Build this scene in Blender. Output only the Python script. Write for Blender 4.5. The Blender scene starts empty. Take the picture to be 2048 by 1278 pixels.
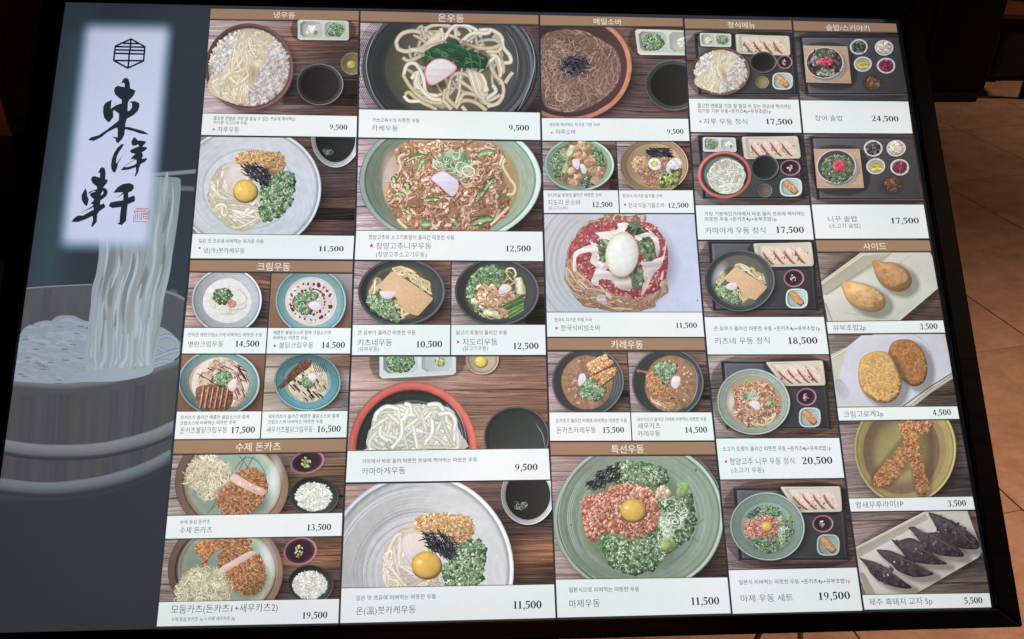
import bpy, math, random
import numpy as np
from mathutils import Vector, Matrix
from mathutils.geometry import tessellate_polygon

# ------------------------------------------------------------------ camera, world, lamps
scene = bpy.context.scene
COL = scene.collection
FPX, PITCH, CAM_H, DIST = 1762.0, math.radians(30), 1.4, 1.0
cam_data = bpy.data.cameras.new('camera'); cam = bpy.data.objects.new('camera', cam_data); COL.objects.link(cam)
cam.location = (0, 0, CAM_H); cam.rotation_euler = (math.pi/2 - PITCH, 0, 0)
cam_data.sensor_width = 36; cam_data.lens = 36*FPX/2048; cam_data.clip_start = .05; cam_data.clip_end = 100
scene.camera = cam
world = bpy.data.worlds.new('World'); scene.world = world; world.use_nodes = True
world.node_tree.nodes['Background'].inputs[0].default_value = (.9, .62, .5, 1)
world.node_tree.nodes['Background'].inputs[1].default_value = .014
scene.view_settings.view_transform = 'Standard'; scene.view_settings.look = 'None'
scene.view_settings.exposure = 0; scene.view_settings.gamma = 1
scene.cycles.transparent_max_bounces = 64
scene.cycles.max_bounces = 4

def lamp(name, loc, target, power, col, size=.12, spot=None, blend=.6):
    d = bpy.data.lights.new(name, 'SPOT' if spot else 'AREA'); d.energy = power; d.color = col
    if spot: d.spot_size = math.radians(spot); d.spot_blend = blend; d.shadow_soft_size = size
    else: d.size = size
    o = bpy.data.objects.new(name, d); COL.objects.link(o); o.location = loc
    o.rotation_euler = (Vector(target)-Vector(loc)).to_track_quat('-Z', 'Y').to_euler(); return o
lamp('ceiling_spot_lamp', (1.9, .75, 2.6), (1.75, .95, 0), 330, (1, .63, .43), .14, 84, 1)
lamp('ceiling_spot_lamp', (3.7, 4.7, 2.7), (3.45, 4.7, 0), 105, (1, .62, .42), .10, 74, 1)
lamp('ceiling_spot_lamp', (3.2, 2.3, 2.8), (2.9, 2.3, 0), 78, (1, .6, .38), .12, 84, 1)  # added fill that brightens the middle stretch of floor
lamp('ceiling_spot_lamp', (.12, 1.25, 2.6), (.0, .60, .66), 170, (1, .5, .34), .05, 16, 1)  # added narrow spot that gives the bottom rail its reddish sheen
lamp('ceiling_spot_lamp', (-2.3, 1.25, 2.0), (-2.1, 2.85, .95), 60, (1, .6, .5), .04, 36, .7)  # added low spot that lifts the red-brown panel on the left
lamp('ceiling_spot_lamp', (.9, 3.4, 2.6), (1.0, 3.9, .72), 14, (1, .6, .4), .08, 60, 1)  # added weak fill so the tabletop behind the board shows brown

# ------------------------------------------------------------------ picking points of the place
cp, sp = math.cos(PITCH), math.sin(PITCH)
R3 = np.array([[1, 0, 0], [0, -sp, -cp], [0, cp, -sp]])          # rows: camera right, down, forward in world
CAMP = np.array([0, 0, CAM_H])
def rays(xy):
    xy = np.asarray(xy, float).reshape(-1, 2)
    return np.stack([(xy[:, 0]-1024)/FPX, (xy[:, 1]-639)/FPX, np.ones(len(xy))], 1) @ R3
# the board: a rectangle standing in the room, its own right / up / normal directions
BU = np.array([26856., -62., 1762.]); BU /= np.linalg.norm(BU)
BV = np.array([-130., -6214., 1762.]); BV -= BU*(BU@BV); BV /= np.linalg.norm(BV)
BU, BV = BU @ R3, BV @ R3
BN = np.cross(BU, BV)
BC = CAMP + rays([(1024, 639)])[0]*DIST                          # centre of the print
if BN @ (CAMP-BC) < 0: BN = -BN
def PT(xy):                                                      # point on the printed sheet
    d = rays(xy); t = ((BC-CAMP) @ BN)/(d @ BN); return CAMP + d*t[:, None]
def UV(x, y):
    p = PT([(x, y)])[0]-BC; return float(p @ BU), float(p @ BV)
def G(x, y, z=0.):                                               # point at height z
    d = rays([(x, y)])[0]; return CAMP + d*((z-CAM_H)/d[2])
ROOT = np.array([BC[0], BC[1], 0.])

# ------------------------------------------------------------------ materials
def nt(name):
    m = bpy.data.materials.new(name); m.use_nodes = True
    return m, m.node_tree.nodes, m.node_tree.links, m.node_tree.nodes['Principled BSDF']
def lin(c):
    c = np.asarray(c, float)/255; return np.where(c <= .04045, c/12.92, ((np.clip(c, 0, None)+.055)/1.055)**2.4)
def print_mat(name, alpha, photo=0.):
    m, N, L, P = nt(name); m.cycles.emission_sampling = 'NONE'
    A = N.new('ShaderNodeAttribute'); A.attribute_name = 'ink'
    geo = N.new('ShaderNodeNewGeometry')
    sub = N.new('ShaderNodeVectorMath'); sub.operation = 'SUBTRACT'; sub.inputs[1].default_value = tuple(BC); L.new(geo.outputs[0], sub.inputs[0])
    def dot(v):
        d = N.new('ShaderNodeVectorMath'); d.operation = 'DOT_PRODUCT'; d.inputs[1].default_value = tuple(v); L.new(sub.outputs[0], d.inputs[0]); return d.outputs['Value']
    def ma(op, a, b, c=None):
        n = N.new('ShaderNodeMath'); n.operation = op
        for i, v in enumerate((a, b, c)):
            if v is None: continue
            if isinstance(v, (int, float)): n.inputs[i].default_value = v
            else: L.new(v, n.inputs[i])
        return n.outputs[0]
    u, v = dot(BU), dot(BV)
    # lamps behind the sheet: brightest in the middle, weaker towards the rim
    r = ma('ADD', ma('POWER', ma('ABSOLUTE', ma('DIVIDE', ma('ADD', u, .0), .66), 0), 3), ma('POWER', ma('ABSOLUTE', ma('DIVIDE', ma('ADD', v, -.03), .46), 0), 2.6))
    fall = ma('MULTIPLY_ADD', r, -.30, 1.13)
    n1 = N.new('ShaderNodeTexNoise'); n1.inputs['Scale'].default_value = 6; n1.inputs['Detail'].default_value = 1; L.new(geo.outputs[0], n1.inputs['Vector'])
    n2 = N.new('ShaderNodeTexNoise'); n2.inputs['Scale'].default_value = 620; n2.inputs['Detail'].default_value = 2; L.new(geo.outputs[0], n2.inputs['Vector'])
    n3 = N.new('ShaderNodeTexNoise'); n3.inputs['Scale'].default_value = 190; n3.inputs['Detail'].default_value = 2; L.new(geo.outputs[0], n3.inputs['Vector'])
    k = ma('ADD', ma('MULTIPLY_ADD', n2.outputs[0], .07, -.035), ma('MULTIPLY_ADD', n3.outputs[0], .06, -.03))
    k = ma('ADD', k, ma('MULTIPLY_ADD', n1.outputs[0], .22, -.11))
    if photo:
        for sc_, am in ((38, .17), (95, .12), (260, .10)):
            nn_ = N.new('ShaderNodeTexNoise'); nn_.inputs['Scale'].default_value = sc_; nn_.inputs['Detail'].default_value = 3; nn_.inputs['Distortion'].default_value = .6; L.new(geo.outputs[0], nn_.inputs['Vector'])
            k = ma('ADD', k, ma('MULTIPLY_ADD', nn_.outputs[0], am*photo, -am*photo/2))
    k = ma('MULTIPLY', fall, ma('ADD', k, 1.0))
    tint = N.new('ShaderNodeMix'); tint.data_type = 'RGBA'; tint.inputs[0].default_value = .07
    L.new(n1.outputs['Color'], tint.inputs[7]); tint.inputs[6].default_value = (.5, .5, .5, 1)
    sc = N.new('ShaderNodeVectorMath'); sc.operation = 'SCALE'; L.new(A.outputs['Color'], sc.inputs[0]); L.new(k, sc.inputs['Scale'])
    mu = N.new('ShaderNodeVectorMath'); mu.operation = 'MULTIPLY'; L.new(sc.outputs[0], mu.inputs[0]); L.new(tint.outputs[2], mu.inputs[1])
    s2 = N.new('ShaderNodeVectorMath'); s2.operation = 'SCALE'; s2.inputs['Scale'].default_value = 2.0; L.new(mu.outputs[0], s2.inputs[0])
    P.inputs['Base Color'].default_value = (.004, .004, .004, 1); P.inputs['Roughness'].default_value = .4
    P.inputs['Specular IOR Level'].default_value = .25
    P.inputs['Emission Strength'].default_value = 1; L.new(s2.outputs[0], P.inputs['Emission Color'])
    if alpha: L.new(A.outputs['Alpha'], P.inputs['Alpha'])
    return m
INK, WASH, PHOTO = print_mat('backlit_print', False), print_mat('backlit_soft_print', True), print_mat('backlit_photo_print', False, 1.)

def wood_mat(name, c1, c2, rough=.35, scale=3, spec=.5, axis=0, dist=6):
    m, N, L, P = nt(name)
    tc = N.new('ShaderNodeTexCoord'); mp = N.new('ShaderNodeMapping'); s = [14, 14, 14]; s[axis] = 1.2
    mp.inputs['Scale'].default_value = [v*scale/3 for v in s]
    n = N.new('ShaderNodeTexNoise'); n.inputs['Scale'].default_value = 3; n.inputs['Detail'].default_value = 8; n.inputs['Distortion'].default_value = .6
    r = N.new('ShaderNodeValToRGB'); r.color_ramp.elements[0].position = .35; r.color_ramp.elements[1].position = .68
    r.color_ramp.elements[0].color = (*c1, 1); r.color_ramp.elements[1].color = (*c2, 1)
    b = N.new('ShaderNodeBump'); b.inputs['Strength'].default_value = .25; b.inputs['Distance'].default_value = .002
    L.new(tc.outputs['Object'], mp.inputs[0]); L.new(mp.outputs[0], n.inputs['Vector']); L.new(n.outputs[0], r.inputs[0])
    L.new(r.outputs[0], P.inputs['Base Color']); L.new(n.outputs[0], b.inputs['Height']); L.new(b.outputs[0], P.inputs['Normal'])
    P.inputs['Roughness'].default_value = rough; P.inputs['Specular IOR Level'].default_value = spec
    return m
FRAME_W = wood_mat('dark_walnut_frame', (.0014, .001, .001), (.0085, .0032, .0024), .5, spec=.08)
DARK_W = wood_mat('black_stained_wood', (.0025, .0018, .0018), (.007, .0036, .0032), .55, spec=.3)
RED_W = wood_mat('red_brown_wood', (.10, .032, .018), (.17, .06, .033), .4)
m, N, L, P = nt('black_metal'); BLACK = m
P.inputs['Base Color'].default_value = (.008, .008, .009, 1); P.inputs['Roughness'].default_value = .45
nn = N.new('ShaderNodeTexNoise'); nn.inputs['Scale'].default_value = 90; rr = N.new('ShaderNodeMapRange'); rr.inputs[3].default_value = .35; rr.inputs[4].default_value = .6
L.new(nn.outputs[0], rr.inputs[0]); L.new(rr.outputs[0], P.inputs['Roughness'])
# terracotta-toned floor tile
m, N, L, P = nt('floor_tile_stone'); TILE = m
tc = N.new('ShaderNodeTexCoord'); oi = N.new('ShaderNodeObjectInfo')
ad = N.new('ShaderNodeVectorMath'); ad.operation = 'ADD'; L.new(tc.outputs['Object'], ad.inputs[0])
ml = N.new('ShaderNodeMath'); ml.operation = 'MULTIPLY'; ml.inputs[1].default_value = 37; L.new(oi.outputs['Random'], ml.inputs[0]); L.new(ml.outputs[0], ad.inputs[1])
na = N.new('ShaderNodeTexNoise'); na.inputs['Scale'].default_value = 2.2; na.inputs['Detail'].default_value = 6
nb = N.new('ShaderNodeTexNoise'); nb.inputs['Scale'].default_value = 70; nb.inputs['Detail'].default_value = 4
mpt = N.new('ShaderNodeMapping'); mpt.inputs['Scale'].default_value = (.7, 1.3, 1); L.new(ad.outputs[0], mpt.inputs[0])
L.new(mpt.outputs[0], na.inputs['Vector']); L.new(mpt.outputs[0], nb.inputs['Vector'])
mx = N.new('ShaderNodeMix'); mx.data_type = 'FLOAT'; mx.inputs[0].default_value = .45; L.new(na.outputs[0], mx.inputs[2]); L.new(nb.outputs[0], mx.inputs[3])
r = N.new('ShaderNodeValToRGB'); r.color_ramp.elements[0].position = .33; r.color_ramp.elements[1].position = .68
r.color_ramp.elements[0].color = (.40, .262, .19, 1); r.color_ramp.elements[1].color = (.50, .335, .245, 1)
L.new(mx.outputs[0], r.inputs[0]); L.new(r.outputs[0], P.inputs['Base Color'])
nd = N.new('ShaderNodeTexNoise'); nd.inputs['Scale'].default_value = 9; nd.inputs['Detail'].default_value = 9; nd.inputs['Roughness'].default_value = .72; L.new(ad.outputs[0], nd.inputs['Vector'])
rd = N.new('ShaderNodeMapRange'); rd.inputs[1].default_value = .35; rd.inputs[2].default_value = .62; rd.inputs[3].default_value = .74; rd.inputs[4].default_value = 1.06; L.new(nd.outputs[0], rd.inputs[0])
vm = N.new('ShaderNodeVectorMath'); vm.operation = 'SCALE'; L.new(r.outputs[0], vm.inputs[0]); L.new(rd.outputs[0], vm.inputs['Scale']); L.new(vm.outputs[0], P.inputs['Base Color'])
bt = N.new('ShaderNodeBump'); bt.inputs['Strength'].default_value = .12; bt.inputs['Distance'].default_value = .002; L.new(nb.outputs[0], bt.inputs['Height']); L.new(bt.outputs[0], P.inputs['Normal'])
P.inputs['Roughness'].default_value = .5; P.inputs['Specular IOR Level'].default_value = .3
m, N, L, P = nt('tile_grout'); GROUT = m
gn = N.new('ShaderNodeTexNoise'); gn.inputs['Scale'].default_value = 60; gr = N.new('ShaderNodeValToRGB')
gr.color_ramp.elements[0].color = (.05, .025, .015, 1); gr.color_ramp.elements[1].color = (.09, .05, .03, 1)
L.new(gn.outputs[0], gr.inputs[0]); L.new(gr.outputs[0], P.inputs['Base Color']); P.inputs['Roughness'].default_value = .9
m, N, L, P = nt('dark_wall_paint'); WALL = m
wn = N.new('ShaderNodeTexNoise'); wn.inputs['Scale'].default_value = 5; wr = N.new('ShaderNodeValToRGB')
wr.color_ramp.elements[0].color = (.008, .005, .005, 1); wr.color_ramp.elements[1].color = (.018, .010, .009, 1)
L.new(wn.outputs[0], wr.inputs[0]); L.new(wr.outputs[0], P.inputs['Base Color']); P.inputs['Roughness'].default_value = .8

# ------------------------------------------------------------------ object helpers
def link(name, me, mat, parent=None, label=None, cat=None, group=None, kind=None, loc=None):
    o = bpy.data.objects.new(name, me); COL.objects.link(o)
    if me is not None and mat is not None and not me.materials: me.materials.append(mat)
    if parent is not None: o.parent = parent
    if loc is not None: o.location = loc
    for k, v in (('label', label), ('category', cat), ('group', group), ('kind', kind)):
        if v: o[k] = v
    return o
def prism(name, pts, dirv, mat, parent=None, origin=(0, 0, 0), bevel=0, **k):
    """extrude the world polygon pts along dirv"""
    pts = [np.asarray(p, float)-np.asarray(origin, float) for p in pts]; d = np.asarray(dirv, float); n = len(pts)
    vs = [tuple(p) for p in pts]+[tuple(p+d) for p in pts]
    fs = [tuple(range(n)), tuple(range(2*n-1, n-1, -1))]+[(i, i+n, (i+1) % n+n, (i+1) % n) for i in range(n)]
    me = bpy.data.meshes.new(name); me.from_pydata(vs, [], fs); me.update()
    import bmesh
    bm = bmesh.new(); bm.from_mesh(me); bmesh.ops.recalc_face_normals(bm, faces=bm.faces)
    if bevel: bmesh.ops.bevel(bm, geom=bm.edges[:], offset=bevel, segments=2, affect='EDGES', profile=.6)
    bm.to_mesh(me); bm.free()
    return link(name, me, mat, parent, **k)
def box(name, x0, x1, y0, y1, z0, z1, mat, parent=None, origin=(0, 0, 0), rot=0, piv=None, bevel=.003, **k):
    pts = [(x0, y0), (x1, y0), (x1, y1), (x0, y1)]
    if rot:
        c, s = math.cos(rot), math.sin(rot); px, py = piv or (x0, y0)
        pts = [(px+(x-px)*c-(y-py)*s, py+(x-px)*s+(y-py)*c) for x, y in pts]
    return prism(name, [(x, y, z0) for x, y in pts], (0, 0, z1-z0), mat, parent, origin, bevel, **k)

# ------------------------------------------------------------------ printing on the sheet
class Ink:
    """collects coloured polygons (photo pixels x, y and a tiny height) and links them as one mesh"""
    def __init__(s): s.v = []; s.c = []; s.f = []
    def poly(s, idx): s.f.append(tuple(idx))
    def add(s, x, y, z, c, a=1.): s.v.append((x, y, z)); s.c.append((c[0], c[1], c[2], a)); return len(s.v)-1
def clip_mesh(V, C, F, quad):
    q = np.array(quad, float); keep = []; edges = []
    for i in range(4):
        a, b = q[i], q[(i+1) % 4]; n = np.array([-(b[1]-a[1]), b[0]-a[0]]); edges.append((n, n @ a))
    ctr = q.mean(0); edges = [(n, c) if n @ ctr > c else (-n, -c) for n, c in edges]
    D = np.stack([V[:, :2] @ n - c for n, c in edges], 1)
    ins = (D >= -1e-6).all(1)
    if ins.all(): return V, C, F
    Vn, Cn = [tuple(v) for v in V], [tuple(c) for c in C]; out = []
    for f in F:
        if all(ins[i] for i in f): out.append(f); continue
        d = D[list(f)]
        if (d < 0).all(0).any(): continue
        pts = [(V[i], C[i]) for i in f]
        for n, c in edges:
            new = []; L_ = len(pts)
            for j in range(L_):
                p, q2 = pts[j], pts[(j+1) % L_]; dp, dq = p[0][:2] @ n-c, q2[0][:2] @ n-c
                if dp >= 0: new.append(p)
                if (dp >= 0) != (dq >= 0):
                    t = dp/(dp-dq); new.append((p[0]+(q2[0]-p[0])*t, p[1]+(q2[1]-p[1])*t))
            pts = new
            if len(pts) < 3: break
        if len(pts) >= 3:
            k = len(Vn); Vn += [tuple(p[0]) for p in pts]; Cn += [tuple(p[1]) for p in pts]; out.append(tuple(range(k, k+len(pts))))
    return np.array(Vn), np.array(Cn), out
STAT = {'tris': 0}
def hash_name(n, k): return sum(ord(c)*(i+3) for i, c in enumerate(n))+k*7
def flush(ink, name, parent, quad=None, soft=False, tone=None, relief=0., **k):
    if not ink.f: return None
    V, C, F = np.array(ink.v, float), np.array(ink.c, float), ink.f
    if relief:
        x, y = V[:, 0], V[:, 1]; h = abs(hash_name(name, len(V))) % 97
        q = np.sin(x*.43+h)*np.sin(y*.51+h*1.7)+.8*np.sin(x*.21+y*.17+h*.6)*np.sin(y*.27-x*.12+h)+.6*np.sin(x*.93-y*.6+h*2)*np.sin(y*1.07+x*.3+h)
        cx, cy = x.mean(), y.mean(); sx, sy = x.std()+1, y.std()+1
        C[:, :3] *= np.clip(1+relief*q-relief*.42*np.clip((x-cx)/sx*.6+(y-cy)/sy*.8, -2, 2), .4, 1.5)[:, None]
    if tone:
        lum = C[:, :3] @ np.array([.35, .5, .15]); C[:, :3] = (C[:, :3]*(1-tone[0])+lum[:, None]*tone[0])*tone[1]+tone[2]
    if quad is not None: V, C, F = clip_mesh(V, C, F, quad)
    if not F: return None
    used = np.unique(np.concatenate([np.array(f) for f in F])); mp = np.full(len(V), -1); mp[used] = np.arange(len(used))
    V, C = V[used], C[used]
    W = PT(V[:, :2]) + BN*V[:, 2:3] - ROOT
    lens = np.array([len(f) for f in F]); flat = mp[np.concatenate([np.array(f) for f in F])]
    STAT['tris'] += int((lens-2).sum())
    me = bpy.data.meshes.new(name); me.vertices.add(len(W)); me.vertices.foreach_set('co', W.ravel().astype(np.float32))
    me.loops.add(len(flat)); me.loops.foreach_set('vertex_index', flat.astype(np.int32))
    me.polygons.add(len(F)); st = np.concatenate([[0], np.cumsum(lens)[:-1]]); me.polygons.foreach_set('loop_start', st.astype(np.int32))
    me.update(calc_edges=True)
    at = me.color_attributes.new('ink', 'FLOAT_COLOR', 'POINT')
    cc = np.concatenate([lin(np.clip(C[:, :3], 0, 300)), C[:, 3:4]], 1)
    at.data.foreach_set('color', cc.ravel().astype(np.float32))
    return link(name, me, WASH if soft else (PHOTO if tone else INK), parent, **k)
def mixc(a, b, t): return tuple(a[i]+(b[i]-a[i])*t for i in range(3))
def mul(c, k): return (c[0]*k, c[1]*k, c[2]*k)
def spline(P, n=6, closed=False):
    P = [np.asarray(p, float) for p in P]; L_ = len(P); out = []
    if L_ < 3 and not closed: return P
    for i in range(L_ if closed else L_-1):
        if closed: a, b, c, d = P[i-1], P[i], P[(i+1) % L_], P[(i+2) % L_]
        else: a, b, c, d = P[max(i-1, 0)], P[i], P[i+1], P[min(i+2, L_-1)]
        for j in range(n):
            t = j/n; out.append(.5*((2*b)+(c-a)*t+(2*a-5*b+4*c-d)*t*t+(3*b-a-3*c+d)*t**3))
    if not closed: out.append(P[-1])
    return out
def inreg(reg, x, y):
    if reg[0] == 'e':
        _, cx, cy, rx, ry = reg; return ((x-cx)/rx)**2+((y-cy)/ry)**2 <= 1
    c = False; n = len(reg); j = n-1
    for i in range(n):
        (xi, yi), (xj, yj) = reg[i], reg[j]
        if (yi > y) != (yj > y) and x < (xj-xi)*(y-yi)/(yj-yi)+xi: c = not c
        j = i
    return c
def bounds(reg):
    if reg[0] == 'e': _, cx, cy, rx, ry = reg; return cx-rx, cx+rx, cy-ry, cy+ry
    xs = [p[0] for p in reg]; ys = [p[1] for p in reg]; return min(xs), max(xs), min(ys), max(ys)
MANY = set('crushed_ice noodles scallions leek_shreds perilla_shreds seaweed_strips tempura_flakes bowl_grooves bubbles chilli_sauce_dots brown_sauce_lines rice sesame_seeds shredded_cabbage plate_line_drawing green_chillies shredded_leek leek_greens grilled_leek chicken leek_curls chives chopped_garlic minced_meat cucumber_slices ground_sesame white_cabbage seaweed_shine lifted_noodles boiling_noodles tub_hoop chopsticks grilled_eel beef pickled_ginger seasoned_seaweed bean_sprouts yellow_radish beet_pickle miso_soup skin_folds cutlet_slices curry_sauce herb_speck broth_stain bowl_shine egg_half wooden_tub grated_radish pork_cutlet fried_prawn'.split())
class Pic:
    """one printed picture; coordinates run from ox, oy in steps of 1/s pixel"""
    def __init__(s, name, quad, ctx, parent, seed=1, **k):
        s.quad = quad; s.ox, s.oy, s.s = ctx; s.R = random.Random(seed); s.z = 1.2e-4; s.cur = Ink(); s.layername = name
        s.root = None; s.parent = parent; s.name = name; s.kw = k; s.soft = False; s.dz = 1.6e-6; s.nlay = 0; s.tone = (.16, .97, 10)
    def base(s, fn, nx=40, ny=80):
        q = [np.array(p, float) for p in s.quad]; ink = Ink()
        for j in range(ny+1):
            for i in range(nx+1):
                u, v = i/nx, j/ny; p = (q[0]*(1-u)+q[1]*u)*(1-v)+(q[3]*(1-u)+q[2]*u)*v
                ink.add(p[0], p[1], s.z, fn(u, v, i, j))
        for j in range(ny):
            for i in range(nx):
                a = j*(nx+1)+i; ink.poly((a, a+nx+1, a+nx+2, a+1))
        s.root = flush(ink, s.name, s.parent, None, tone=(.26, .97, 9) if s.tone else None, **s.kw); s.z += 2e-5; return s
    def wood(s, L1=(172, 152, 152), R1=(98, 70, 66), amp=.42, seams=(.22, .68), warm=(150, 95, 70), bright=1., band=None):
        amp *= .82
        h = abs(s.quad[3][1]-s.quad[0][1]); w = abs(s.quad[1][0]-s.quad[0][0])
        ny, nx = int(h/1.15), max(10, int(w/7)); g = np.random.RandomState(s.R.randint(0, 9999))
        a = g.rand(ny+1, nx//5+3); b = g.rand(ny+1, 3); c = g.rand(5, 5)
        def lerp(row, t):
            k = int(t); return row[k]*(1-t+k)+row[min(k+1, len(row)-1)]*(t-k)
        ph = g.rand(4)*6
        fine = g.rand(ny+1, nx//9+3)**2
        def fn(u, v, i, j):
            jj = min(ny, max(0, int(j+2.5*math.sin(u*3+ph[0]+v*4)+1.5*math.sin(u*9+ph[1]))))
            n = .45*lerp(a[jj], u*(nx//5+1))+.55*lerp(b[jj], u*1.9)
            big = .5+.5*math.sin(v*9+ph[1]+u*2.2*math.sin(ph[2])); q = lerp(c[min(4, int(v*4.99))], u*3.9)
            base = mixc(L1, R1, min(1, u*1.2+.12*(q-.5))); base = mixc(base, warm, .75*max(0, math.sin(v*6+ph[3]+u*3))*min(1, u*1.6)*(.4+q))
            k = 1+amp*(n-.5)*2.3+.2*(big-.5)-.42*lerp(fine[jj], u*(nx//9+1))*(.4+.8*u)-.22*u*v+.12
            for sm in seams:
                d = abs(v-sm)*h
                if d < 1.6: k *= .5+.25*d/1.6
            if band and band[0] < v < band[1] and u > band[2]: k *= .5
            return mul(base, max(.2, k)*bright)
        return s.base(fn, nx, ny)
    def flat(s, c1, c2=None, c3=None, c4=None):
        c2 = c2 or c1; c3 = c3 or c2; c4 = c4 or c1
        return s.base(lambda u, v, i, j: mixc(mixc(c1, c2, u), mixc(c4, c3, u), v), 12, 12)
    def layer(s, name, soft=False):
        s.end(); s.layername = name; s.soft = soft; s.z += 1.2e-5; return s
    def end(s):
        if s.cur.f: flush(s.cur, s.layername, s.root if s.root is not None else s.parent, s.quad, s.soft, s.tone, 0. if s.soft or not s.tone else (.025 if s.layername in ('noodles', 'bowl_grooves', 'shredded_leek', 'shredded_cabbage', 'rice') else .11 if s.layername in MANY else .025), kind='stuff' if s.layername in MANY else None)
        s.cur = Ink(); s.z += 8e-6
    def X(s, x, y): return s.ox+x/s.s, s.oy+y/s.s
    def V(s, x, y, c, a=1.): px, py = s.X(x, y); return s.cur.add(px, py, s.z, c, a)
    def E(s, cx, cy, rx, ry, stops, rot=0, light=None, wob=0, n=60, grain=0):
        """disc with radial colour stops [(r, colour[, alpha])], light=(angle deg, amount)"""
        R = s.R; s.z += s.dz*2; cr, sr = math.cos(rot), math.sin(rot); ph = [R.random()*6 for _ in range(3)]; prev = None
        for st in sorted(stops, key=lambda q: q[0]):
            r, c = st[0], st[1]; a = st[2] if len(st) > 2 else 1.
            if r == 0: prev = [s.V(cx, cy, c, a)]; continue
            ring = []
            for i in range(n):
                t = 2*math.pi*i/n; w = 1+wob*(math.sin(2*t+ph[0])+.6*math.sin(3*t+ph[1])+.4*math.sin(5*t+ph[2]))
                x, y = rx*r*w*math.cos(t), ry*r*w*math.sin(t); k = 1.
                if light: k += light[1]*math.cos(t-math.radians(light[0]))*min(1, r*1.2)
                if grain: k += R.uniform(-grain, grain)
                ring.append(s.V(cx+x*cr-y*sr, cy+x*sr+y*cr, mul(c, k), a))
            if prev is None: s.cur.poly(ring)
            elif len(prev) == 1:
                for i in range(n): s.cur.poly((prev[0], ring[i], ring[(i+1) % n]))
            else:
                for i in range(n): s.cur.poly((prev[i], ring[i], ring[(i+1) % n], prev[(i+1) % n]))
            prev = ring
    def RIB(s, pts, w, col, dark=.62, light=1.12, taper=0., sm=4, a=1., prof=None):
        s.z += s.dz; P = spline(pts, sm) if sm else [np.asarray(p, float) for p in pts]; n = len(P)
        offs = prof or ((-1, dark), (-.55, 1), (0, light), (.55, 1), (1, dark)); rows = []
        for i, p in enumerate(P):
            d = P[min(i+1, n-1)]-P[max(i-1, 0)]; l = math.hypot(*d) or 1; nx, ny = -d[1]/l, d[0]/l
            t = i/(n-1); ww = (w if not hasattr(w, '__len__') else np.interp(t, np.linspace(0, 1, len(w)), w))*.5
            if taper: ww *= max(.15, 1-taper*abs(2*t-1)**3)
            rows.append([s.V(p[0]+nx*ww*o, p[1]+ny*ww*o, mul(col, k), a) for o, k in offs])
        for i in range(n-1):
            for j in range(len(offs)-1): s.cur.poly((rows[i][j], rows[i+1][j], rows[i+1][j+1], rows[i][j+1]))
    def POLY(s, pts, c, c2=None, ang=90, sm=0, a=1.):
        """filled outline; c to c2 is a gradient along ang"""
        s.z += s.dz*2; P = spline(pts, sm, True) if sm else [np.asarray(p, float) for p in pts]
        if c2 is not None:
            dx, dy = math.cos(math.radians(ang)), math.sin(math.radians(ang)); q = [p[0]*dx+p[1]*dy for p in P]; lo, hi = min(q), max(q)
        ids = [s.V(p[0], p[1], c if c2 is None else mixc(c, c2, (p[0]*dx+p[1]*dy-lo)/(hi-lo+1e-9)), a) for p in P]
        for t in tessellate_polygon([[Vector((p[0], p[1], 0)) for p in P]]): s.cur.poly([ids[i] for i in t])
    def rnd(s, reg):
        x0, x1, y0, y1 = bounds(reg)
        for _ in range(60):
            x, y = s.R.uniform(x0, x1), s.R.uniform(y0, y1)
            if inreg(reg, x, y): return x, y
        return (x0+x1)/2, (y0+y1)/2
    def BITS(s, reg, n, size, cols, el=1.4, sides=6, con=.24, jit=(.85, 1.12)):
        R = s.R
        for _ in range(n):
            x, y = s.rnd(reg); s.z += s.dz; c = mul(R.choice(cols), R.uniform(*jit)); t0 = R.random()*6.3
            r = size*R.uniform(.55, 1.25)*.5; e = R.uniform(1, el); ca, sa = math.cos(t0), math.sin(t0); ids = []
            mid = s.V(x, y, mul(c, 1.06))
            for i in range(sides):
                t = 2*math.pi*i/sides; q = r*R.uniform(.75, 1.2); a_, b_ = q*e*math.cos(t), q*math.sin(t)
                X_, Y_ = a_*ca-b_*sa, a_*sa+b_*ca; k = 1-con*.8*((X_+Y_)/(r*e*1.4+1e-6))
                ids.append(s.V(x+X_, y+Y_, mul(c, k)))
            for i in range(sides): s.cur.poly((mid, ids[i], ids[(i+1) % sides]))
    def LOOPS(s, reg, n, r, cols, w=None):
        R = s.R
        for _ in range(n):
            x, y = s.rnd(reg); q = r*R.uniform(.6, 1.2); e = R.uniform(.6, 1); t0 = R.random()*6.3; full = R.uniform(3.6, 6.3)
            P = []
            for i in range(8):
                t = full*i/7; a_, b_ = q*math.cos(t), q*e*math.sin(t); P.append((x+a_*math.cos(t0)-b_*math.sin(t0), y+a_*math.sin(t0)+b_*math.cos(t0)))
            s.RIB(P, w or r*.5, mul(R.choice(cols), R.uniform(.85, 1.1)), sm=2)
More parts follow.
